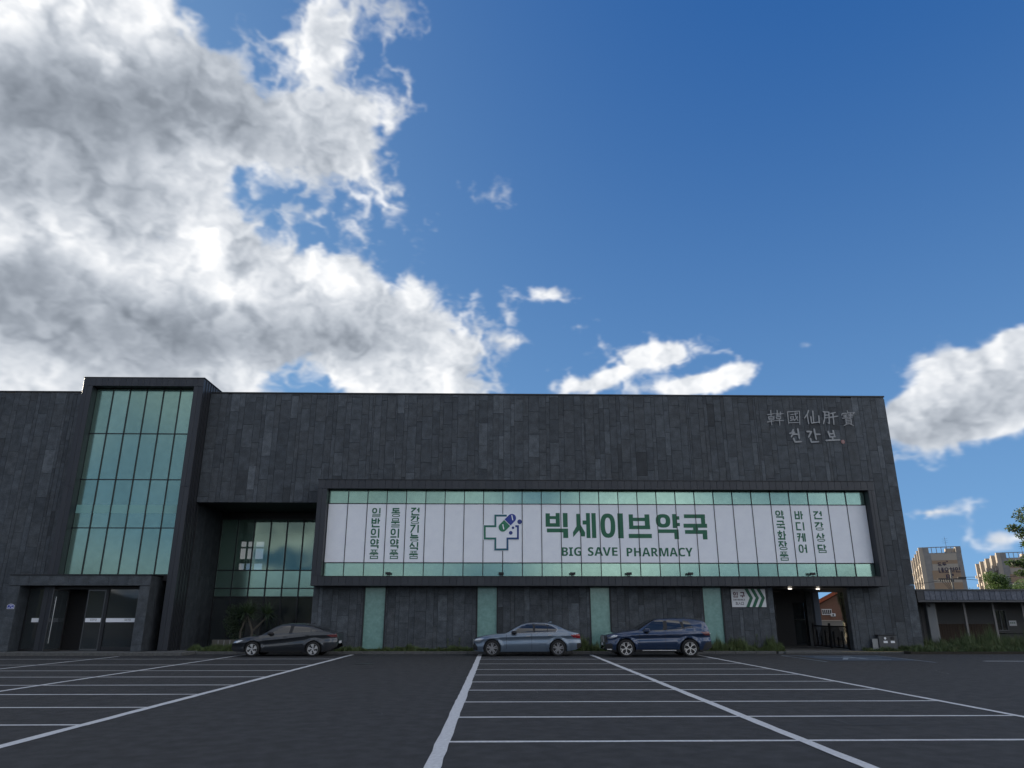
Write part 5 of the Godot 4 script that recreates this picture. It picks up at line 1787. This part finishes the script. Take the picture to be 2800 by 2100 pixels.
# ---------------------------------------------------------------- far things
func apartment(called: String, label: String, at: Vector3, lettered: bool) -> void:
	var A := thing(called, label, "building", at, deg_to_rad(-27.0))
	var H := 18.0
	var wallm := tri(mat(0.30, 0.29, 0.28, 0.9), grain(100, 0.02, 0.1, 0.4, Color(0.8, 0.8, 0.8), Color(1, 1, 1), 256), 0.1)
	var beige := mat(0.30, 0.215, 0.145, 0.9)
	var pale := mat(0.36, 0.32, 0.27, 0.9)
	bx(A, "wall", 0.0, 8.5, 0.0, H - 0.6, -56.0, 0.0, wallm)
	# gable: grey edges, beige and pale bands
	var y := 0.0
	var k := 0
	for h in [2.6, 2.6, 2.4, 2.4, 0.7, 2.3, 1.6, 0.9, 1.7]:
		bx(A, "gable_band", 1.3 if k < 6 else 1.6, 7.6 if k < 6 else 7.3, y + 0.02, y + h, 0.0, 0.06, beige if k % 2 == 1 else pale)
		y += h
		k += 1
	# parapet: solid edges, open rail between
	bx(A, "parapet", -0.05, 1.3, H - 0.6, H + 0.9, -56.0, 0.04, wallm)
	bx(A, "parapet", 7.4, 8.55, H - 0.6, H + 0.9, -56.0, 0.04, wallm)
	bx(A, "parapet_rail", 1.3, 7.4, H + 0.72, H + 0.90, -0.2, 0.04, wallm)
	for q in 5:
		bx(A, "rail_post", 1.9 + q * 1.1, 2.05 + q * 1.1, H - 0.6, H + 0.72, -0.15, 0.0, wallm)
	bx(A, "roof_tank", 5.2, 7.3, H - 0.6, H + 0.55, -5.0, -1.5, pale)
	var an := start()
	bar(an, Vector3(5.6, H + 0.5, -2.0), Vector3(5.5, H + 3.6, -2.0), 0.05, 0.03, 5)
	for q in 3:
		bar(an, Vector3(4.9, H + 2.0 + q * 0.5, -2.0), Vector3(6.1, H + 2.05 + q * 0.5, -2.0), 0.02, 0.02, 4)
	part(A, "antenna", done(an), M.dark_metal)
	# stair towers stepping back along the sunlit side, windows between them
	var dk := mat(0.05, 0.055, 0.06, 0.2)
	for z in [0.0, -11.0, -24.0, -38.0, -50.0]:
		bx(A, "stair_tower", -1.0, 0.0, 0.0, H + 0.9, z - 2.2, z - 0.02, pale)
		for s in 6:
			var win := bx(A, "window", -0.08, 0.01, 1.2 + s * 2.85, 2.7 + s * 2.85, z - 6.5, z - 3.2, dk)
			bx(win, "sill", -0.20, 0.05, -0.86, -0.76, -1.7, 1.7, pale)
			bx(A, "balcony", -0.75, 0.0, 0.2 + s * 2.85, 1.1 + s * 2.85, z - 10.3, z - 7.2, mat(0.40, 0.36, 0.31, 0.9))
	if lettered:
		var L := part(A, "painted_name", cbox(0.3, 0.3, 0.04), M.ink, Vector3(5.0, 15.2, 0.10))
		hangul(L, "letter", "도두", -2.2, -1.05, 0.9, 0.85, Vector2(1.05, 0), 0.16, 0.02, M.ink)
		hangul(L, "letter", "네오하인", -2.2, -2.75, 1.10, 1.25, Vector2(1.22, 0), 0.20, 0.02, M.ink)
		text_line(L, "letter", "B", Rect2(-0.8, -4.6, 0.95, 1.4), 0.0, M.ink)
		bx(L, "square_mark", 0.4, 0.95, -3.6, -3.05, -0.02, 0.02, M.ink)

func leaf_crown(seed_: int, blobs: Array, n: int, size: float) -> Mesh:
	var r := RandomNumberGenerator.new()
	r.seed = seed_
	var st := start()
	var tot := 0.0
	for b in blobs:
		tot += b[3] * b[3]
	for b in blobs:
		var c := Vector3(b[0], b[1], b[2])
		var m := int(n * b[3] * b[3] / tot)
		for i in m:
			var d := Vector3(r.randfn(), r.randfn(), r.randfn()).normalized()
			var p: Vector3 = c + d * b[3] * pow(r.randf(), 0.5) * Vector3(1.0, b[4], 1.0)
			var u := Vector3(r.randfn(), r.randfn() * 0.6, r.randfn()).normalized() * size * r.randf_range(0.6, 1.3)
			var v := u.cross(Vector3(r.randfn(), r.randfn(), r.randfn())).normalized() * size * 0.42
			fquad(st, p - u, p + v, p + u, p - v, Vector3.UP)
	return done(st)

func leaf_mat(r: float, g: float, b: float) -> StandardMaterial3D:
	var m := mat(r, g, b, 0.65)
	m.cull_mode = BaseMaterial3D.CULL_DISABLED
	m.backlight_enabled = true
	m.backlight = Color(0.25, 0.35, 0.12)
	return m

func tree(called: String, label: String, at: Vector3, trunk_h: float, r0: float, blobs: Array, n: int, size: float, m: Material, seed_: int) -> void:
	var T := thing(called, label, "tree", at)
	var st := start()
	bar(st, Vector3.ZERO, Vector3(0.1, trunk_h, 0), r0, r0 * 0.6, 9)
	for b in blobs:
		bar(st, Vector3(0.1 * 0.8, trunk_h * 0.75, 0), Vector3(b[0], b[1], b[2]), r0 * 0.42, r0 * 0.10, 6)
	part(T, "trunk", done(st), tri(mat(0.06, 0.05, 0.04, 0.95), M.soil.albedo_texture, 1.0))
	part(T, "crown", leaf_crown(seed_, blobs, n, size), m)

func background() -> void:
	apartment("apartment_block", "beige apartment block with painted Korean name on its gable", Vector3(110.5, 0, -190), true)
	apartment("apartment_block", "pale apartment block with stepped stair towers behind the green trees", Vector3(141.0, 0, -205), false)
	# brick house seen through the passage
	var Hs := thing("brick_house", "red brick house with orange tiled gable roof seen through the passage", "house", Vector3(27.6, 0, -60), -0.42)
	var brick := tri(mat(0.36, 0.20, 0.145, 0.9), grain(110, 0.06, 0.35, 0.6, Color(0.6, 0.58, 0.56), Color(1, 1, 1), 256), 0.8)
	var st := start()
	plate(st, pv([[-2.6, 1.4], [3.4, 1.4], [3.4, 2.2], [0.4, 3.75], [-2.6, 2.2]]), -6.0, 0.0)
	part(Hs, "wall", done(st), brick)
	bx(Hs, "plinth", -2.62, 3.42, 0.0, 1.4, -6.0, 0.02, mat(0.26, 0.25, 0.23, 0.9))
	st = start()
	plate(st, pv([[-2.9, 2.10], [0.4, 3.80], [0.4, 4.10], [-2.9, 2.42]]), -6.2, 0.3)
	plate(st, pv([[3.7, 2.10], [0.405, 3.80], [0.405, 4.10], [3.7, 2.42]]), -6.2, 0.3)
	part(Hs, "roof", done(st), mat(0.36, 0.095, 0.045, 0.8))
	var wn := start()
	sbox(wn, -1.55, -0.80, 1.85, 1.91, 0.0, 0.07)
	sbox(wn, -1.55, -0.80, 2.24, 2.30, 0.0, 0.07)
	for q in 6:
		sbox(wn, -1.55 + q * 0.14, -1.51 + q * 0.14, 1.91, 2.24, 0.0, 0.07)
	var wf := part(Hs, "window", done(wn), M.white)
	bx(wf, "pane", -1.51, -0.81, 1.91, 2.24, 0.0, 0.02, M.black)
	bx(Hs, "sill_course", -1.7, -0.2, 1.40, 1.46, 0.021, 0.06, mat(0.5, 0.45, 0.4, 0.9))
	var ac := thing("air_conditioner", "small white air conditioner unit under the brick house window", "air conditioner", Vector3(26.72, 1.74, -59.85))
	bx(ac, "casing", -0.16, 0.16, 0.0, 0.22, -0.1, 0.1, M.white, 0.01)
	var fan := CylinderMesh.new()
	fan.top_radius = 0.075; fan.bottom_radius = 0.075; fan.height = 0.01; fan.radial_segments = 16
	part(ac, "fan_grille", fan, M.dark_metal, Vector3(-0.04, 0.11, 0.105)).rotation.x = PI / 2
	bx(ac, "wall_bracket", -0.14, 0.14, -0.05, 0.0, -0.15, 0.08, M.dark_metal)
	var gw := thing("garden_wall", "tall blue grey rendered wall end beyond the passage", "wall", Vector3(20.03, 0, -47.4))
	bx(gw, "wall", -0.19, 0.19, 0.0, 3.5, -0.5, 0.4, mat(0.16, 0.19, 0.24, 0.85), 0.01)
	bx(gw, "coping", -0.22, 0.22, 3.5, 3.58, -0.53, 0.43, M.concrete, 0.01)
	# shaggy palm just beyond the passage
	var pm := thing("palm_tree", "shaggy palm with a skirt of dead fronds beyond the passage", "tree", Vector3(23.15, 0, -50))
	st = start()
	bar(st, Vector3.ZERO, Vector3(0.05, 4.2, 0), 0.20, 0.16, 10)
	part(pm, "trunk", done(st), mat(0.05, 0.042, 0.033, 0.95))
	var sk := start()
	var r := RandomNumberGenerator.new()
	r.seed = 12
	for i in 900:
		var a := r.randf() * TAU
		var y := r.randf_range(0.6, 4.2)
		var wd := lerpf(0.16, 0.42, smooth(1.8, 3.6, y))
		var p := Vector3(cos(a) * wd * r.randf_range(0.5, 1.1), y, sin(a) * wd)
		var e := p + Vector3(cos(a) * 0.10 + r.randf_range(-0.06, 0.06), -r.randf_range(0.25, 0.65), sin(a) * 0.10)
		var w := Vector3(-sin(a), 0.1, cos(a)) * 0.022
		ftri(sk, p - w, p + w, e, Vector3(cos(a), 0, sin(a)))
	var skm := leaf_mat(0.075, 0.065, 0.045)
	part(pm, "dead_fronds", done(sk), skm)
	var cr := start()
	for i in 26:
		var a := TAU * i / 26.0 + r.randf() * 0.2
		var tip := Vector3(cos(a) * 1.5, 4.2 + r.randf_range(-0.9, 1.1), sin(a) * 1.5)
		for q in 8:
			var b := Vector3(0.05, 4.2, 0).lerp(tip, 0.35 + q * 0.08)
			var sd := Vector3(-sin(a), 0, cos(a))
			for s in [-1.0, 1.0]:
				ftri(cr, b, b + Vector3(cos(a), 0, sin(a)) * 0.06, b + sd * 0.30 * s + Vector3(cos(a) * 0.25, -0.25, sin(a) * 0.25), Vector3.UP)
	part(pm, "crown", done(cr), leaf_mat(0.035, 0.060, 0.025))
	# trees behind the pavilion
	tree("cherry_tree", "dark leafy tree reaching in over the pavilion roof", Vector3(37.3, 0, -48), 4.2, 0.22, [[-3.0, 7.3, 0, 0.55, 0.5], [-2.3, 7.0, 0, 0.7, 0.6], [-1.7, 8.1, -0.3, 0.9, 0.8], [-2.5, 6.2, 0.4, 0.6, 0.5], [-1.8, 6.0, 0.4, 0.8, 0.7], [-3.7, 5.05, 0.2, 0.5, 0.45], [-3.0, 5.0, 0.2, 0.6, 0.5], [-2.2, 5.2, 0.1, 0.8, 0.6], [-3.3, 4.4, 0.3, 0.5, 0.45], [-2.4, 4.5, 0.3, 0.75, 0.6], [-1.2, 6.6, 0, 1.3, 0.7], [0.6, 8.2, 0, 1.6, 0.7], [-0.5, 4.9, 0, 1.2, 0.6], [1.8, 6.5, 0, 1.5, 0.7]], 8000, 0.11, leaf_mat(0.022, 0.036, 0.020), 61)
	var lush := leaf_mat(0.055, 0.095, 0.028)
	tree("garden_tree", "sunlit light green tree with a pointed crown behind the pavilion", Vector3(40.3, 0, -60), 2.0, 0.14, [[0, 2.8, 0, 1.2, 0.8], [0.3, 3.9, 0, 1.0, 0.8], [-0.2, 4.7, 0, 0.65, 0.9], [0.9, 3.2, 0.3, 0.9, 0.8], [-0.8, 3.1, 0.2, 0.8, 0.8], [1.4, 2.9, 0, 0.8, 0.8], [0.6, 4.5, 0.1, 0.6, 0.9]], 11000, 0.085, lush, 71)
	tree("garden_tree", "darker green rounded tree beside the pale apartment block", Vector3(43.2, 0, -61), 2.0, 0.14, [[0, 2.8, 0, 1.3, 0.8], [0.4, 3.9, 0, 1.1, 0.8], [-0.8, 3.6, 0.2, 0.8, 0.8]], 4200, 0.08, leaf_mat(0.045, 0.085, 0.028), 73)
	tree("garden_shrub", "thin pale shrub with sparse twigs showing above the pavilion roof", Vector3(38.5, 0, -60), 2.6, 0.05, [[0, 3.6, 0, 0.5, 0.8], [0.3, 3.2, 0, 0.5, 0.8]], 220, 0.08, leaf_mat(0.09, 0.11, 0.05), 75)
	# utility pole with its cables
	var U := thing("utility_pole", "concrete utility pole with crossarm and drooping cables before the beige block", "utility pole", Vector3(49.15, 0, -80))
	st = start()
	bar(st, Vector3.ZERO, Vector3(0, 6.6, 0), 0.16, 0.10, 8)
	part(U, "pole", done(st), M.concrete)
	bx(U, "crossarm", -1.5, 1.5, 5.55, 5.67, -0.06, 0.06, M.dark_metal)
	st = start()
	for q in 7:
		sbox(st, -1.35 + q * 0.24, -1.25 + q * 0.24, 5.30, 5.55, -0.05, 0.05)
	sbox(st, 0.7, 1.6, 5.68, 5.82, -0.06, 0.06)
	part(U, "insulators", done(st), M.black)
	st = start()
	for q in [[-1.3, 5.4, -16.0, 4.6], [1.5, 5.6, 22.0, 5.0], [1.5, 5.8, 22.0, 7.0]]:
		var pa := Vector3(q[0], q[1], 0)
		for k in 10:
			var t0 := k / 10.0
			var t1 := (k + 1) / 10.0
			bar(st, Vector3(lerpf(q[0], q[2], t0), lerpf(q[1], q[3], t0) - 1.2 * t0 * (1.0 - t0), 0), Vector3(lerpf(q[0], q[2], t1), lerpf(q[1], q[3], t1) - 1.2 * t1 * (1.0 - t1), 0), 0.022, 0.022, 4)
	for q in 4:
		for k in 6:
			var t0 := k / 6.0
			var t1 := (k + 1) / 6.0
			bar(st, Vector3(lerpf(-1.2 + q * 0.3, 0.0, t0), 5.4 - 1.5 * t0 * t0 - 0.3 * sin(PI * t0), 0.05), Vector3(lerpf(-1.2 + q * 0.3, 0.0, t1), 5.4 - 1.5 * t1 * t1 - 0.3 * sin(PI * t1), 0.05), 0.02, 0.02, 4)
	part(U, "cables", done(st), M.black)
	# low wooded hills on the far side of the town, behind the viewer, mirrored in the glass
	st = start()
	var hn := noise_of(200, 0.9, 4)
	for i in 60:
		var a0 := deg_to_rad(lerpf(-20.0, 200.0, i / 60.0))
		var a1 := deg_to_rad(lerpf(-20.0, 200.0, (i + 1) / 60.0))
		var h0 := 16.0 + 14.0 * hn.get_noise_1d(i * 0.4)
		var h1 := 16.0 + 14.0 * hn.get_noise_1d((i + 1) * 0.4)
		var p0 := Vector3(cos(a0), 0, sin(a0)) * 420.0
		var p1 := Vector3(cos(a1), 0, sin(a1)) * 420.0
		fquad(st, p0, p1, p1 * 1.15 + Vector3(0, h1, 0), p0 * 1.15 + Vector3(0, h0, 0), Vector3.UP)
	structure("hills", done(st), mat(0.040, 0.055, 0.035, 0.95))

# ---------------------------------------------------------------- planting
func tuft() -> Mesh:
	var st := start()
	var r := RandomNumberGenerator.new()
	r.seed = 3
	for i in 7:
		var a := r.randf() * TAU
		var b := Vector3(r.randf_range(-0.05, 0.05), 0, r.randf_range(-0.05, 0.05))
		var lean := Vector3(cos(a), 0, sin(a)) * r.randf_range(0.04, 0.16)
		var w := Vector3(-sin(a), 0, cos(a)) * 0.006
		var h := r.randf_range(0.16, 0.34)
		var m := b + lean * 0.4 + Vector3(0, h * 0.6, 0)
		fquad(st, b - w, b + w, m + w * 0.8, m - w * 0.8, lean + Vector3(0, 0.3, 0))
		ftri(st, m - w * 0.8, m + w * 0.8, b + lean + Vector3(0, h, 0), lean + Vector3(0, 0.3, 0))
	return done(st)

# patches: [x0, x1, z0, z1, y, height, count]
func grass(called: String, label: String, patches: Array, col: Color, seed_: int) -> void:
	var r := RandomNumberGenerator.new()
	r.seed = seed_
	var mm := MultiMesh.new()
	mm.transform_format = MultiMesh.TRANSFORM_3D
	mm.use_colors = true
	mm.mesh = tuft()
	var total := 0
	for p in patches:
		total += p[6]
	mm.instance_count = total
	var k := 0
	var nz := noise_of(seed_, 0.9, 3)
	for p in patches:
		for i in p[6]:
			var x := r.randf_range(p[0], p[1])
			var z := r.randf_range(p[2], p[3])
			var hs: float = p[5] / 0.30 * r.randf_range(0.55, 1.15) * (1.0 + 1.5 * nz.get_noise_2d(x, z))
			hs = maxf(0.15, hs)
			var b := Basis(Vector3.UP, r.randf() * TAU).scaled(Vector3(1.3, hs, 1.3))
			mm.set_instance_transform(k, Transform3D(b, Vector3(x, p[4], z)))
			var t := r.randf_range(0.7, 1.3)
			var dry := maxf(0.0, r.randf_range(-0.5, 0.5))
			mm.set_instance_color(k, Color(col.r * t + 0.05 * dry, col.g * t, col.b * t))
			k += 1
	var o := MultiMeshInstance3D.new()
	o.name = numbered(self, called)
	o.multimesh = mm
	var m := leaf_mat(1, 1, 1)
	m.albedo_color = Color.WHITE
	m.vertex_color_use_as_albedo = true
	o.material_override = m
	add_child(o)
	tag(o, label, "grass")
	o.set_meta("kind", "stuff")

func sword_head(st: SurfaceTool, c: Vector3, n: int, length: float, r: RandomNumberGenerator) -> void:
	for i in n:
		var d := Vector3(r.randfn(), r.randf_range(-0.45, 1.3), r.randfn()).normalized()
		var l := length * r.randf_range(0.7, 1.1)
		var s := d.cross(Vector3.UP).normalized() * 0.020
		var m := c + d * l * 0.6
		var e := c + d * l + Vector3(0, -0.12 * l, 0)
		fquad(st, c - s * 0.6, c + s * 0.6, m + s, m - s, Vector3.UP)
		ftri(st, m - s, m + s, e, Vector3.UP)

func planting() -> void:
	var g := Color(0.085, 0.125, 0.042)
	grass("grass_strip", "unmown grass and weeds along the foot of the stone wall", [[-14.6, 13.6, -37.95, -37.38, 0.10, 0.14, 4200], [-4.9, -1.4, -37.95, -37.4, 0.10, 0.20, 700], [2.6, 5.0, -37.95, -37.4, 0.1, 0.42, 700], [8.6, 14.1, -37.95, -37.35, 0.1, 0.22, 1500], [10.8, 13.7, -37.95, -37.6, 0.1, 0.42, 380], [-14.9, -9.4, -38.4, -37.38, 0.1, 0.22, 1500]], g, 21)
	grass("grass_verge", "tall rough grass on the verge in front of the pavilion", [[20.0, 30.5, -38.2, -36.6, 0.10, 0.20, 2600], [22.4, 28.0, -41.0, -37.4, 0.10, 0.36, 3200], [24.0, 27.2, -40.0, -38.0, 0.10, 0.62, 700], [18.2, 22.4, -38.2, -37.3, 0.10, 0.14, 900], [27.0, 33.0, -40.5, -37.0, 0.10, 0.25, 1500]], Color(0.065, 0.100, 0.036), 22)
	# pale stems of weeds against the wall
	var r := RandomNumberGenerator.new()
	r.seed = 44
	for k in 9:
		var x: float = [3.0, 3.3, 3.9, 4.5, -2.4, -1.8, 9.3, 10.0, 12.9][k]
		var W := thing("tall_weed", "tall dark weed stalk standing above the grass by the stone wall", "weed", Vector3(x, 0.1, -37.7), r.randf() * TAU, "tall weeds along the wall")
		var st := start()
		var h := r.randf_range(0.55, 0.85)
		bar(st, Vector3.ZERO, Vector3(0.03, h, 0), 0.012, 0.006, 5)
		part(W, "stalk", done(st), leaf_mat(0.05, 0.06, 0.03))
		st = start()
		for q in 26:
			var y := h * r.randf_range(0.35, 1.0)
			var a := r.randf() * TAU
			ftri(st, Vector3(0.02, y, 0), Vector3(0.02, y + 0.03, 0), Vector3(0.02 + cos(a) * 0.09, y + 0.05, sin(a) * 0.09), Vector3.UP)
		part(W, "leaves", done(st), leaf_mat(0.035, 0.050, 0.022))
	# sword leaved plants and a shrub in the recess, behind a low planter edge
	var Y := thing("yucca_plant", "branching yucca with heads of sword leaves in front of the recess", "plant", Vector3(-12.75, 0.1, -39.2))
	var st := start()
	bar(st, Vector3(-0.25, 0, 0), Vector3(-0.28, 0.9, 0), 0.07, 0.06, 8)
	bar(st, Vector3(-0.28, 0.9, 0), Vector3(-0.05, 1.65, 0), 0.06, 0.05, 8)
	bar(st, Vector3(0.30, 0, 0), Vector3(0.33, 0.9, 0.05), 0.07, 0.06, 8)
	bar(st, Vector3(0.33, 0.9, 0.05), Vector3(0.05, 1.60, 0.05), 0.06, 0.05, 8)
	bar(st, Vector3(0.33, 0.9, 0.05), Vector3(0.95, 1.55, 0), 0.05, 0.04, 8)
	part(Y, "trunk", done(st), mat(0.085, 0.075, 0.060, 0.95))
	for c in [[-0.10, 1.80, 0.0, 150], [0.10, 1.75, 0.1, 150], [0.98, 1.72, 0.0, 130], [-0.5, 1.55, -0.2, 90]]:
		st = start()
		sword_head(st, Vector3(c[0], c[1], c[2]), c[3], 0.85, r)
		part(Y, "leaf_head", done(st), leaf_mat(0.055, 0.080, 0.045))
	tree("leafy_shrub", "dark leafy shrub standing beside the yucca in the recess", Vector3(-13.5, 0.1, -39.4), 0.9, 0.05, [[0, 1.4, 0, 0.55, 1.0], [0.15, 0.95, 0.1, 0.5, 0.9], [-0.1, 1.9, 0, 0.35, 1.0]], 1500, 0.06, leaf_mat(0.022, 0.036, 0.018), 81)
	for k in 5:
		var q: Array = [[-12.2, 0.45], [-11.6, 0.4], [-13.2, 0.35], [-11.0, 0.42], [-10.4, 0.35]][k]
		tree("low_shrub", ["low dark shrub under the branching yucca", "low dark shrub between the yucca and the parked grey sedan", "low dark shrub under the taller leafy shrub", "low dark shrub behind the grey sedan windscreen", "low dark shrub behind the grey sedan doors"][k], Vector3(q[0], 0.1, -39.0), 0.25, 0.03, [[0, q[1], 0, 0.36, 0.8]], 420, 0.05, leaf_mat(0.030, 0.048, 0.022), 90 + k)
	var pe := thing("planter_edge", "low grey timber planter edge with pale slats before the yucca", "planter", Vector3(-12.9, 0.1, -38.5))
	bx(pe, "edge_board", -1.25, 1.6, 0.0, 0.52, -0.06, 0.0, mat(0.085, 0.080, 0.068, 0.9), 0.01)
	for i in 9:
		bx(pe, "slat", -0.95 + i * 0.29, -0.925 + i * 0.29, 0.12, 0.50, 0.0, 0.02, mat(0.30, 0.30, 0.29, 0.7))
